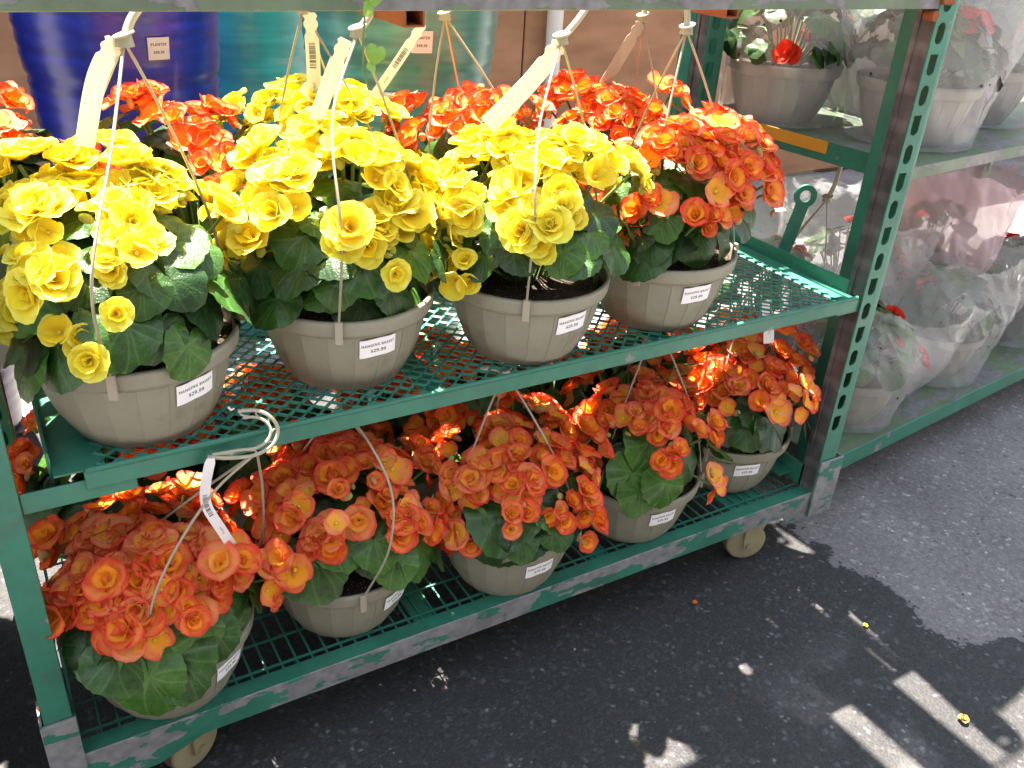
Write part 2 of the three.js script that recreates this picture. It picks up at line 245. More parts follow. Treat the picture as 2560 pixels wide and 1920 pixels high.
// channel post with punched slots in its front; x0 is its inner edge, s = +1 when it stands to the right of the shelves
function makePost(parent, x0, z0, s, slots, y1 = 1.95) {
  const y0 = 0.15, w = 0.042, sh = new THREE.Shape(); sh.moveTo(0, y0); sh.lineTo(w, y0); sh.lineTo(w, y1); sh.lineTo(0, y1);
  if (slots) for (let k = -16; k < 16; k++) { const y = 1.144 - k * 0.0525; if (y < 0.22 || y > y1 - 0.05) continue; sh.holes.push(slotPath(0.0195, y, 0.021, 0.036, Math.abs(k) % 2 === 1)); }
  const face = new THREE.ExtrudeGeometry(sh, { depth: 0.003, bevelEnabled: false, curveSegments: 8 });
  const bend = []; for (let i = 0; i < 5; i++) { const a0 = i / 5, a1 = (i + 1) / 5; const f = a => [w + 0.026 * Math.sin(a * 1.35), -0.03 * (1 - Math.cos(a * 1.35))]; const [xa, za] = f(a0), [xb, zb] = f(a1); const g = new THREE.PlaneGeometry(1, y1 - y0); const p = g.attributes.position; for (let k = 0; k < 4; k++) { const right = p.getX(k) > 0; p.setXYZ(k, right ? xb : xa, p.getY(k) > 0 ? y1 : y0, 0.003 + (right ? zb : za)); } g.computeVertexNormals(); bend.push(metreUV(g)); }
  const pm = part('post', merge([metreUV(face), box(0.003, w - 0.002, y0, y1, -0.032, -0.029), ...bend, box(w + 0.023, w + 0.0262, y0, y1, -0.062, -0.0215)]), M.paint, parent);
  pm.position.set(x0, 0, z0); if (s < 0) pm.scale.x = -1;
  const fl = part('post_flange', merge([box(-0.0005, 0.0025, y0, y1, -0.036, 0.0), box(-0.004, -0.0006, y0, y1, -0.036, -0.026)]), M.steel, pm);
  fl.userData.label = 'bare grey inner flange of the green post';
  return pm;
}
function expandedMesh(x0, x1, z0, z1, y, px, pz, hw) {
  const pos = [], ix = []; const th = 0.0022;
  const nx = Math.round((x1 - x0) / px), nz = Math.round((z1 - z0) / pz), ax = (x1 - x0) / nx, az = (z1 - z0) / nz;
  const strand = (xa, za, xb, zb, tilt) => {
    const dx = xb - xa, dz = zb - za, l = Math.hypot(dx, dz), nx_ = -dz / l * hw, nz_ = dx / l * hw, b = pos.length / 3;
    pos.push(xa + nx_, y + tilt, za + nz_, xb + nx_, y + tilt, zb + nz_, xb - nx_, y - tilt, zb - nz_, xa - nx_, y - tilt, za - nz_);
    pos.push(xa + nx_, y + tilt - th, za + nz_, xb + nx_, y + tilt - th, zb + nz_, xb - nx_, y - tilt - th, zb - nz_, xa - nx_, y - tilt - th, za - nz_);
    ix.push(b, b + 1, b + 2, b, b + 2, b + 3, b + 4, b + 6, b + 5, b + 4, b + 7, b + 6, b, b + 5, b + 1, b, b + 4, b + 5, b + 3, b + 2, b + 6, b + 3, b + 6, b + 7);
  };
  for (let i = 0; i < nx; i++) for (let j = 0; j < nz; j++) { const xa = x0 + i * ax, za = z0 + j * az, xm = xa + ax / 2, zm = za + az / 2; strand(xa, zm, xm, za, 0.0008); strand(xm, za, xa + ax, zm, 0.0008); strand(xa, zm, xm, za + az, -0.0008); strand(xm, za + az, xa + ax, zm, -0.0008); }
  const g = new THREE.BufferGeometry(); g.setAttribute('position', new THREE.Float32BufferAttribute(pos, 3)); g.setIndex(ix); return toCreasedNormals(g, 0.5);
}
function caster(parent, x, z, yaw) {
  const g = new THREE.Group(); g.name = 'caster'; g.position.set(x, 0, z); g.rotation.y = yaw; parent.add(g);
  const R = 0.047, w = 0.036; const pr = [[0.001, -w / 2], [R * 0.8, -w / 2], [R * 0.94, -w / 2 + 0.002], [R, -w / 2 + 0.006], [R, w / 2 - 0.006], [R * 0.94, w / 2 - 0.002], [R * 0.8, w / 2], [R * 0.3, w / 2], [R * 0.28, w / 2 + 0.003], [0.001, w / 2 + 0.003]].map(a => new THREE.Vector2(...a));
  part('wheel', new THREE.LatheGeometry(pr, 40).rotateX(Math.PI / 2).translate(0, R, 0), M.wheel, g);
  part('tread', new THREE.CylinderGeometry(R + 0.0012, R + 0.0012, w - 0.014, 40, 1, true).rotateX(Math.PI / 2).translate(0, R, 0), M.tread, g);
  for (const s of [-1, 1]) { const sh = new THREE.Shape(); sh.moveTo(-0.012, R - 0.008); sh.absarc(0, R, 0.013, Math.PI * 1.2, Math.PI * 1.95, false); sh.lineTo(0.034, 0.11); sh.lineTo(0.034, 0.122); sh.lineTo(-0.006, 0.122); sh.lineTo(-0.012, 0.085); const f = new THREE.ExtrudeGeometry(sh, { depth: 0.003, bevelEnabled: true, bevelSize: 0.0008, bevelThickness: 0.0008, bevelSegments: 1 }); f.translate(0, 0, s > 0 ? w / 2 + 0.005 : -w / 2 - 0.008); part('fork', f, M.wheel, g); part('axle_nut', new THREE.CylinderGeometry(0.007, 0.007, 0.006, 6).rotateX(Math.PI / 2).translate(0, R, s * (w / 2 + 0.012)), M.wheel, g); }
  part('swivel_plate', merge([box(-0.05, 0.05, 0.122, 0.128, -0.04, 0.04, 0.001), box(-0.03, 0.036, 0.128, 0.138, -0.03, 0.03, 0.002)]), M.wheel, g);
}
function cornerSocket(parent, x0, x1, z0) { const m = part('corner_socket', merge([box(x0 - 0.002, x1 + 0.004, 0.118, 0.262, z0 + 0.001, z0 + 0.0065, 0.001), box(x1 + 0.0005, x1 + 0.004, 0.118, 0.262, z0 - 0.06, z0 + 0.0005)]), M.chipped, parent); return m; }

const cart = thing('plant_cart', 'green steel plant cart on casters with begonia baskets on its mesh shelves', 'cart');
const postFR = makePost(cart, L, 0, 1, true); makePost(cart, L, -D + 0.0, 1, true);
const leftPost = part('post', merge([box(-0.036, 0.0, 0.15, 1.95, -0.002, 0.001, 0.0006), box(-0.0362, -0.033, 0.15, 1.95, -0.05, -0.0025), box(-0.003, -0.0002, 0.15, 1.95, -0.034, -0.0025)]), M.paint, cart);
const lpb = makePost(cart, 0, -D, -1, true);
cornerSocket(cart, L + 0.001, L + 0.066, 0.003);
part('corner_socket', merge([box(-0.042, 0.004, 0.05, 0.262, 0.0015, 0.0075, 0.001), box(-0.042, -0.0385, 0.05, 0.262, -0.05, 0.001)]), M.chipped, cart);
// bottom shelf: angle-iron frame, welded wire grid, flat supports
const bs = part('bottom_shelf', merge([box(0, L, HB - 0.003, HB, -0.03, -0.0025), box(0, L, HB - 0.05, HB, -D, -D + 0.004), box(L - 0.004, L, HB + 0.0005, HB + 0.055, -D + 0.005, -0.031), box(0.0, 0.004, HB + 0.0005, HB + 0.055, -D + 0.005, -0.031), box(L - 0.045, L - 0.0045, HB + 0.02, HB + 0.024, -D + 0.03, -0.06)]), M.paint, cart);
const bRail = part('front_rail', box(-0.03, L + 0.03, HB - 0.046, HB + 0.0005, -0.002, 0.0012, 0.001), M.chipped, cart); bRail.userData.label = 'bottom front rail with green paint worn to grey metal';
for (let i = 1; i < 59; i++) part('wire', box(-0.0016, 0.0016, HB - 0.0085, HB - 0.0055, -D + 0.005, -0.004), M.wire, bs).position.x = i * 0.0253 + 0.006;
for (let j = 0; j < 9; j++) part('wire', box(0.004, L - 0.004, HB - 0.0054, HB - 0.0022, -0.0017, 0.0017), M.wire, bs).position.z = -0.045 - j * 0.0605;
for (const [xa, xb] of [[0.16, 0.22], [0.548, 0.586], [0.93, 0.968], [1.297, 1.40]]) { part('support_plate', box(xa, xb, HB - 0.015, HB - 0.0095, -D + 0.01, -0.004, 0.0008), M.paint, bs); }
for (const [x, z] of [[1.313, -0.027], [1.315, -0.09], [1.385, -0.03], [0.2, -0.03], [0.2, -0.1]]) part('bolt', new THREE.SphereGeometry(0.0075, 10, 5, 0, 6.3, 0, 1.57).scale(1, 0.5, 1).translate(x, HB - 0.0095, z), M.bolt, bs);
part('corner_gusset', (() => { const s = new THREE.Shape(); s.moveTo(-0.03, HB - 0.0465); s.lineTo(-0.03, HB - 0.075); s.lineTo(0.1, HB - 0.075); s.lineTo(0.17, HB - 0.0465); return metreUV(new THREE.ExtrudeGeometry(s, { depth: 0.003, bevelEnabled: false }).translate(0, 0, -0.003)); })(), M.chipped, cart);
part('corner_gusset', (() => { const s = new THREE.Shape(); s.moveTo(L + 0.03, HB - 0.0465); s.lineTo(L + 0.03, HB - 0.07); s.lineTo(L - 0.05, HB - 0.07); s.lineTo(L - 0.075, HB - 0.0465); return metreUV(new THREE.ExtrudeGeometry(s, { depth: 0.003, bevelEnabled: false }).translate(0, 0, -0.003)); })(), M.chipped, cart);
caster(cart, 1.388, -0.062, -0.35); caster(cart, 0.155, -0.075, 0.5); caster(cart, 1.39, -0.47, 0.8); caster(cart, 0.15, -0.47, -0.4);
// middle shelf: expanded metal in a rolled-lip tray, sheet ends with an upturned flange
const SX0 = 0.042, SX1 = L - 0.005;
const ms = part('middle_shelf', merge([box(SX0, SX0 + 0.06, HM - 0.006, HM - 0.0035, -D + 0.06, -0.012), box(SX1 - 0.05, SX1, HM - 0.006, HM - 0.0035, -D + 0.05, -0.012), box(SX1, SX1 + 0.003, HM - 0.02, HM + 0.024, -D + 0.05, -0.035), box(SX0 - 0.004, SX0 - 0.0005, HM - 0.02, HM + 0.02, -D + 0.05, -0.03), box(SX0, SX1, HM - 0.03, HM, -D + 0.046, -D + 0.05)]), M.paint, cart);
part('mesh_panel', expandedMesh(SX0 + 0.05, SX1 - 0.04, -D + 0.05, -0.004, HM - 0.001, 0.0268, 0.0262, 0.0017), M.wire, ms);
for (const x of [0.555, 1.0]) part('support_plate', box(x, x + 0.04, HM - 0.0145, HM - 0.011, -D + 0.05, -0.005), M.paint, ms);
const mRail = part('front_rail', merge([box(0.075, L - 0.012, HM - 0.026, HM + 0.001, -0.0022, 0.0012, 0.001), new THREE.CylinderGeometry(0.0042, 0.0042, L - 0.09, 10).rotateZ(Math.PI / 2).translate((L + 0.065) / 2, HM + 0.001, -0.0015)]), M.paint, cart);
part('rail_end_bracket', box(0.001, 0.135, HM - 0.043, HM - 0.014, -0.007, -0.0028, 0.001), M.paint, mRail); part('rail_end_bracket', box(L - 0.06, L + 0.012, HM - 0.032, HM - 0.006, -0.007, -0.0028, 0.001), M.paint, mRail);
// top shelf: only its weathered rail and cross tubes show
const ts = part('top_shelf', merge([box(0, L, HT, HT + 0.05, -D, -D + 0.004), box(0, 0.004, HT, HT + 0.05, -D + 0.005, -0.003), box(L - 0.004, L, HT, HT + 0.05, -D + 0.005, -0.003)]), M.pale, cart);
for (const [xa, xb] of [[0.006, 0.07], [1.335, 1.455]]) part('slat', box(xa, xb, HT + 0.0375, HT + 0.0405, -D + 0.005, -0.0035), M.pale, ts);
part('front_sheet', box(1.2, 1.333, HT + 0.0375, HT + 0.0405, -0.34, -0.003), M.pale, ts);
part('front_sheet', box(1.457, L - 0.005, HT + 0.0375, HT + 0.0405, -0.2, -0.003), M.pale, ts);
const tRail = part('front_rail', box(-0.03, L + 0.002, HT, HT + 0.055, -0.002, 0.0012, 0.001), M.pale, cart); tRail.userData.label = 'weathered grey green rail across the top';
for (const [x, z0] of [[0.545, -0.045], [1.13, -0.1]]) { const s = new THREE.Shape(); s.moveTo(-0.014, -0.014); s.lineTo(0.014, -0.014); s.lineTo(0.014, 0.014); s.lineTo(-0.014, 0.014); const h = new THREE.Path(); h.moveTo(-0.0115, -0.0115); h.lineTo(-0.0115, 0.0115); h.lineTo(0.0115, 0.0115); h.lineTo(0.0115, -0.0115); s.holes.push(h); part('cross_tube', new THREE.ExtrudeGeometry(s, { depth: D + z0 - 0.01, bevelEnabled: false }).translate(x, HT - 0.0115, -D + 0.006), M.rust, ts); }
part('rail_bolt', merge([new THREE.CylinderGeometry(0.009, 0.009, 0.02, 8).rotateX(Math.PI / 2).translate(L - 0.006, HT - 0.011, -0.006), new THREE.CylinderGeometry(0.005, 0.005, 0.03, 8).rotateZ(Math.PI / 2).translate(L + 0.012, HT + 0.012, 0.006)]), M.rust, cart);
part('head_shelf', merge([box(-0.036, 0.7, 1.951, 1.975, -0.21, 0.001, 0.001), box(0.7005, 0.99, 1.951, 1.975, -0.26, 0.001, 0.001), box(0.9905, 1.28, 1.951, 1.975, -0.31, 0.001, 0.001), box(1.333, 1.456, 1.951, 1.975, -0.31, 0.001, 0.001), box(-0.036, L + 0.066, 1.976, 1.99, -0.004, 0.001, 0.001)]), M.pale, cart);
const PLANTS = {
  P1: { base: [0.17, 0.651, -0.113], s: [0.442, 0.094],
    f: [[-0.075,0.338,-0.043,0.051,10],[-0.031,0.371,-0.044,0.022,3],[0.007,0.366,-0.04,0.032,4],[0.046,0.349,0.038,0.04,8],[-0.007,0.333,0.091,0.035,6],[-0.087,0.312,0.08,0.035,6],[-0.099,0.267,0.118,0.032,6],[-0.013,0.291,0.136,0.037,6],[-0.036,0.231,0.167,0.012,1],[-0.094,0.198,0.154,0.023,3],[-0.071,0.175,0.169,0.008,1],[-0.098,0.359,-0.044,0.026,4],[-0.11,0.319,0.007,0.025,4]],
    l: [[-0.027,0.189,0.15,0.043],[0.045,0.23,0.123,0.035],[-0.116,0.216,0.079,0.039],[0.053,0.264,0.083,0.036],[0.017,0.244,0.118,0.032],[-0.118,0.246,0.004,0.032],[-0.003,0.229,0.131,0.029],[-0.057,0.241,0.108,0.032],[0.083,0.246,0.084,0.027],[-0.052,0.288,0.018,0.028],[0.059,0.281,0.039,0.025],[-0.036,0.265,0.09,0.024],[-0.139,0.217,0.013,0.038],[0.092,0.264,0.035,0.025],[-0.144,0.158,0.07,0.022]] },
  P2: { base: [0.475, 0.651, -0.143], s: [0.034, 0.087],
    f: [[-0.068,0.35,-0.035,0.061,10],[-0.113,0.309,0.059,0.051,9],[-0.154,0.267,-0.062,0.042,6],[-0.16,0.245,0.046,0.021,3],[0.009,0.352,0.073,0.039,7],[0.019,0.324,0.112,0.025,3],[0.062,0.29,0.129,0.032,6],[-0.049,0.265,0.15,0.016,2],[0.002,0.273,0.154,0.032,6],[0.017,0.215,0.176,0.01,1],[-0.005,0.367,0.03,0.033,5],[-0.022,0.368,-0.013,0.027,4],[-0.101,0.324,-0.061,0.028,4]],
    l: [[-0.091,0.238,0.09,0.041],[-0.017,0.295,0.053,0.033],[-0.015,0.216,0.141,0.044],[0.057,0.213,0.132,0.039],[-0.14,0.194,0.058,0.033],[-0.104,0.206,0.104,0.038],[-0.019,0.275,0.091,0.032],[-0.062,0.265,0.084,0.032],[-0.128,0.235,0.027,0.03],[0.116,0.187,0.102,0.03],[-0.059,0.226,0.123,0.038],[-0.101,0.258,0.048,0.026],[-0.024,0.32,-0.052,0.024],[0.053,0.246,0.11,0.026]] },
  P3: { base: [0.77, 0.651, -0.099], s: [0.115, 0.109],
    f: [[-0.075,0.334,-0.077,0.066,12],[-0.139,0.294,-0.034,0.039,6],[-0.145,0.282,0.044,0.027,4],[-0.01,0.36,0.055,0.069,12],[-0.062,0.318,0.106,0.056,10],[0.042,0.338,0.089,0.063,10],[0.136,0.298,0.074,0.033,4],[-0.099,0.289,0.108,0.017,2],[-0.071,0.253,0.152,0.038,7],[-0.066,0.355,0.017,0.042,6],[-0.033,0.281,0.149,0.026,3]],
    l: [[-0.141,0.221,0.026,0.038],[-0.107,0.249,0.061,0.034],[-0.132,0.196,0.082,0.034],[0.021,0.263,0.108,0.038],[-0.01,0.2,0.153,0.034],[-0.093,0.204,0.12,0.03],[0.066,0.196,0.14,0.034],[-0.08,0.283,0.022,0.028],[0.049,0.242,0.119,0.035],[-0.133,0.234,-0.02,0.028],[-0.039,0.205,0.146,0.03],[0.02,0.224,0.14,0.031],[-0.108,0.224,0.091,0.03],[0.135,0.205,0.082,0.03]] },
  P4: { base: [1.057, 0.651, -0.112], s: [-0.077, 0.094],
    f: [[-0.063,0.334,0.083,0.053,9],[-0.012,0.312,0.128,0.065,12],[0.079,0.37,0.036,0.054,9],[0.119,0.306,0.088,0.05,8],[0.136,0.251,0.123,0.035,5],[-0.057,0.231,0.167,0.03,4],[-0.081,0.337,0.059,0.038,6],[0.11,0.357,0.072,0.041,6],[-0.006,0.355,0.068,0.047,7],[-0.135,0.256,0.098,0.026,3],[0.008,0.267,0.161,0.038,5],[0.089,0.267,0.134,0.032,4]],
    l: [[-0.085,0.254,0.082,0.038],[-0.139,0.212,0.051,0.038],[0.038,0.213,0.143,0.036],[-0.093,0.218,0.111,0.034],[-0.058,0.251,0.107,0.031],[-0.133,0.184,0.087,0.027],[0.014,0.242,0.128,0.035],[0.075,0.218,0.124,0.032],[-0.129,0.237,0.033,0.031],[-0.034,0.268,0.098,0.035],[-0.09,0.268,0.05,0.027]] },
  B0: { base: [0.05, 0.651, -0.42], s: null,
    f: [[0.041,0.364,-0.032,0.032,4],[0.023,0.335,0.064,0.03,4],[0.007,0.349,0.011,0.038,5]],
    l: [[0.063,0.316,-0.038,0.04],[0.045,0.284,-0.036,0.04],[0.079,0.302,-0.035,0.028]] },
  B1: { base: [0.335, 0.651, -0.44], s: null,
    f: [[-0.076,0.367,-0.045,0.032,5],[-0.021,0.347,0.023,0.031,5],[0.012,0.322,0.091,0.034,6],[0.016,0.289,0.128,0.028,4],[0.011,0.26,0.15,0.022,3],[-0.059,0.343,-0.042,0.02,2]],
    l: [[-0.062,0.313,-0.05,0.037],[-0.013,0.278,0.06,0.039],[-0.037,0.291,-0.044,0.037],[-0.064,0.276,0.009,0.036],[-0.108,0.315,-0.054,0.025],[0.006,0.304,-0.038,0.029]] },
  B2: { base: [0.605, 0.651, -0.43], s: null,
    f: [[-0.193,0.321,-0.073,0.046,6],[-0.136,0.335,-0.065,0.051,7],[-0.098,0.357,-0.058,0.034,4],[-0.147,0.301,-0.065,0.034,4],[-0.029,0.355,0.082,0.035,5],[-0.061,0.366,0.021,0.04,5],[-0.103,0.34,0.027,0.04,5]],
    l: [[-0.045,0.307,-0.008,0.033],[-0.186,0.27,-0.075,0.034],[-0.108,0.291,-0.064,0.03]] },
  B3: { base: [0.885, 0.651, -0.42], s: null,
    f: [[-0.155,0.285,-0.093,0.045,6],[-0.097,0.323,-0.076,0.045,7],[-0.068,0.355,0.012,0.043,7],[-0.118,0.315,0.041,0.042,6],[-0.165,0.258,-0.01,0.03,4],[-0.055,0.342,0.074,0.034,5],[-0.17,0.313,-0.101,0.031,4]],
    l: [[-0.13,0.217,-0.064,0.036],[-0.12,0.252,0.011,0.035],[-0.178,0.246,-0.104,0.032]] },
  B4: { base: [1.17, 0.651, -0.42], s: null,
    f: [[-0.097,0.342,-0.094,0.049,7],[-0.085,0.346,0.004,0.057,8],[-0.066,0.341,0.068,0.055,8],[-0.022,0.322,0.116,0.051,7],[0.092,0.338,0.048,0.044,6],[-0.111,0.288,-0.097,0.039,5],[-0.08,0.303,0.11,0.045,6],[-0.005,0.297,0.141,0.041,5]],
    l: [[-0.084,0.267,0.063,0.037],[0.116,0.291,0.066,0.039],[-0.091,0.252,-0.09,0.035]] },
  L1: { base: [0.147, 0.18, -0.091], s: [0.655, 0.105],
    f: [[-0.115,0.264,-0.107,0.047,7],[-0.074,0.291,-0.012,0.044,7],[-0.022,0.303,0.019,0.04,7],[-0.062,0.285,0.063,0.042,8],[-0.006,0.295,0.062,0.039,7],[-0.107,0.262,0.064,0.039,7],[-0.056,0.262,0.111,0.038,7],[0.052,0.284,0.075,0.039,7],[0.102,0.259,0.078,0.027,3],[-0.001,0.273,0.11,0.042,8],[0.053,0.253,0.123,0.035,6],[-0.059,0.234,0.139,0.035,5],[0.019,0.242,0.144,0.022,2],[-0.089,0.285,0.006,0.036,6],[0.018,0.296,-0.058,0.038,5],[-0.041,0.276,-0.117,0.047,6],[0.073,0.275,-0.104,0.047,6]],
    l: [[-0.108,0.176,0.1,0.04],[-0.005,0.159,0.154,0.054],[-0.044,0.14,0.152,0.05],[0.127,0.196,0.042,0.045],[0.051,0.173,0.14,0.036],[-0.12,0.185,0.075,0.037],[-0.128,0.198,-0.083,0.036],[-0.071,0.176,0.129,0.043],[0.027,0.189,0.136,0.036],[0.085,0.202,0.097,0.036],[-0.145,0.173,-0.033,0.031],[0.131,0.172,0.071,0.03]] },
  L2: { base: [0.45, 0.18, -0.129], s: [0.492, 0.08],
    f: [[-0.129,0.282,-0.006,0.038,6],[-0.074,0.323,0.015,0.041,7],[-0.03,0.337,0.001,0.038,6],[0.02,0.338,0.012,0.038,6],[-0.094,0.294,0.07,0.033,5],[-0.048,0.279,0.123,0.014,1],[-0.072,0.26,0.127,0.029,5],[0.048,0.322,0.058,0.038,6],[0.146,0.273,-0.01,0.04,6],[0.069,0.289,0.101,0.034,6],[0.069,0.25,0.137,0.034,6],[0.137,0.212,0.101,0.031,4],[0.005,0.289,0.123,0.023,3],[-0.135,0.262,0.055,0.026,3],[-0.157,0.224,-0.081,0.036,5],[-0.034,0.32,0.072,0.029,4]],
    l: [[-0.079,0.197,0.118,0.058],[-0.126,0.2,0.061,0.031],[-0.037,0.232,0.111,0.048],[0.082,0.173,0.128,0.05],[0.008,0.213,0.132,0.041],[-0.111,0.178,0.101,0.034],[0.041,0.174,0.146,0.038],[-0.141,0.198,0.012,0.035],[0.005,0.268,0.065,0.034],[0.148,0.125,0.082,0.037],[-0.06,0.262,0.052,0.03]] },
  L3: { base: [0.758, 0.18, -0.09], s: [0.01, 0.088],
    f: [[-0.072,0.296,0.001,0.04,6],[-0.017,0.309,0.0,0.041,6],[-0.091,0.277,0.055,0.039,7],[-0.043,0.287,0.079,0.039,7],[-0.12,0.252,0.061,0.027,3],[-0.053,0.261,0.115,0.035,5],[0.066,0.289,0.055,0.041,6],[0.168,0.266,0.027,0.039,6],[0.019,0.281,0.099,0.032,4],[0.153,0.217,0.057,0.039,6],[0.09,0.214,0.133,0.033,5],[0.034,0.21,0.159,0.032,4],[0.081,0.17,0.154,0.029,3],[0.105,0.307,-0.056,0.043,5],[0.056,0.31,-0.091,0.043,5],[0.007,0.302,-0.056,0.034,4]],
    l: [[-0.072,0.2,0.107,0.063],[-0.01,0.22,0.109,0.04],[0.009,0.17,0.146,0.031],[-0.099,0.163,0.111,0.04],[-0.125,0.185,0.06,0.04],[-0.051,0.166,0.139,0.032],[-0.082,0.202,-0.097,0.039],[0.093,0.213,0.071,0.034],[0.01,0.205,0.125,0.036]] },
  L4: { base: [1.067, 0.18, -0.109], s: [-0.102, 0.099],
    f: [[-0.017,0.317,0.029,0.044,7],[-0.019,0.302,0.076,0.053,10],[-0.063,0.296,0.064,0.035,4],[0.026,0.301,0.076,0.04,6],[-0.039,0.243,0.141,0.026,4],[-0.026,0.296,-0.121,0.038,4],[0.05,0.314,-0.071,0.033,3],[-0.064,0.259,-0.127,0.038,4],[-0.059,0.23,0.143,0.017,1],[0.046,0.254,0.13,0.022,2]],
    l: [[-0.05,0.231,0.09,0.051],[-0.014,0.244,-0.113,0.046],[-0.057,0.256,-0.008,0.041],[-0.038,0.171,0.142,0.042],[-0.097,0.185,0.103,0.044],[0.067,0.236,0.07,0.041],[-0.098,0.235,-0.009,0.04],[0.132,0.189,0.076,0.049],[0.028,0.297,-0.116,0.043],[-0.116,0.213,0.036,0.04],[0.011,0.202,0.13,0.04],[-0.087,0.154,0.124,0.04],[0.134,0.232,0.035,0.043],[0.116,0.312,-0.048,0.038]] },
  L5: { base: [1.368, 0.18, -0.155], s: [-0.349, 0.105],
    f: [[-0.073,0.314,-0.016,0.05,7],[-0.012,0.33,-0.002,0.056,7],[0.098,0.33,-0.003,0.058,7],[0.132,0.323,0.047,0.047,6],[-0.05,0.307,0.072,0.054,8],[0.027,0.295,0.103,0.05,7],[0.131,0.28,0.073,0.042,5],[-0.12,0.281,0.03,0.049,6],[-0.113,0.263,0.083,0.034,3],[-0.037,0.261,0.137,0.034,4],[0.125,0.22,0.109,0.019,2],[0.047,0.345,-0.069,0.052,5],[-0.153,0.237,0.036,0.027,2]],
    l: [[-0.011,0.192,0.142,0.048],[0.114,0.17,0.108,0.049],[-0.075,0.225,0.092,0.044],[-0.111,0.222,0.049,0.044],[-0.108,0.191,0.095,0.044],[-0.044,0.22,0.116,0.044],[0.096,0.214,0.085,0.042],[-0.072,0.188,0.126,0.039],[-0.109,0.234,-0.015,0.04]] },
};

// ---------- begonia building blocks ----------
function petalGeo(len, wid, th0, th1, spin, cup, cols, nu, nv, r, lift = 0, wave = 0.1) {
  const pos = [], col = [], ix = [], ph = r() * 6.3; let rr = 0.0012, yy = lift;
  const cs = Math.cos(spin), sn = Math.sin(spin);
  for (let i = 0; i <= nu; i++) {
    const u = i / nu, th = th0 + (th1 - th0) * u; if (i) { rr += Math.sin(th) * len / nu; yy += Math.cos(th) * len / nu; }
    const w = wid * Math.sqrt(Math.max(0.02, 1 - Math.pow((u - 0.54) / (u > 0.54 ? 0.478 : 0.56), 2)));
    for (let j = 0; j <= nv; j++) {
      const v = j / nv * 2 - 1, bulge = cup * v * v * w + wave * wid * 0.4 * Math.sin(v * 4 + ph + u * 3) * u;
      const rl = rr - Math.cos(th) * bulge, y = yy + Math.sin(th) * bulge, t = v * w;
      pos.push(rl * cs - t * sn, y, rl * sn + t * cs);
      const e = clamp(Math.max(sstep(0.78, 1, u), sstep(0.7, 1, Math.abs(v)) * sstep(0.2, 0.6, u))), c = [0, 1, 2].map(k => lerp(lerp(cols[0][k], cols[1][k], sstep(0.1, 0.65, u)), cols[2][k], e * cols[3]));
      col.push(...c);
    }
  }
  for (let i = 0; i < nu; i++) for (let j = 0; j < nv; j++) { const a = i * (nv + 1) + j, b = a + nv + 1; ix.push(a, b, a + 1, a + 1, b, b + 1); }
  const g = new THREE.BufferGeometry(); g.setAttribute('position', new THREE.Float32BufferAttribute(pos, 3)); g.setAttribute('color', new THREE.Float32BufferAttribute(col, 3)); g.setIndex(ix); g.computeVertexNormals(); return g;
}
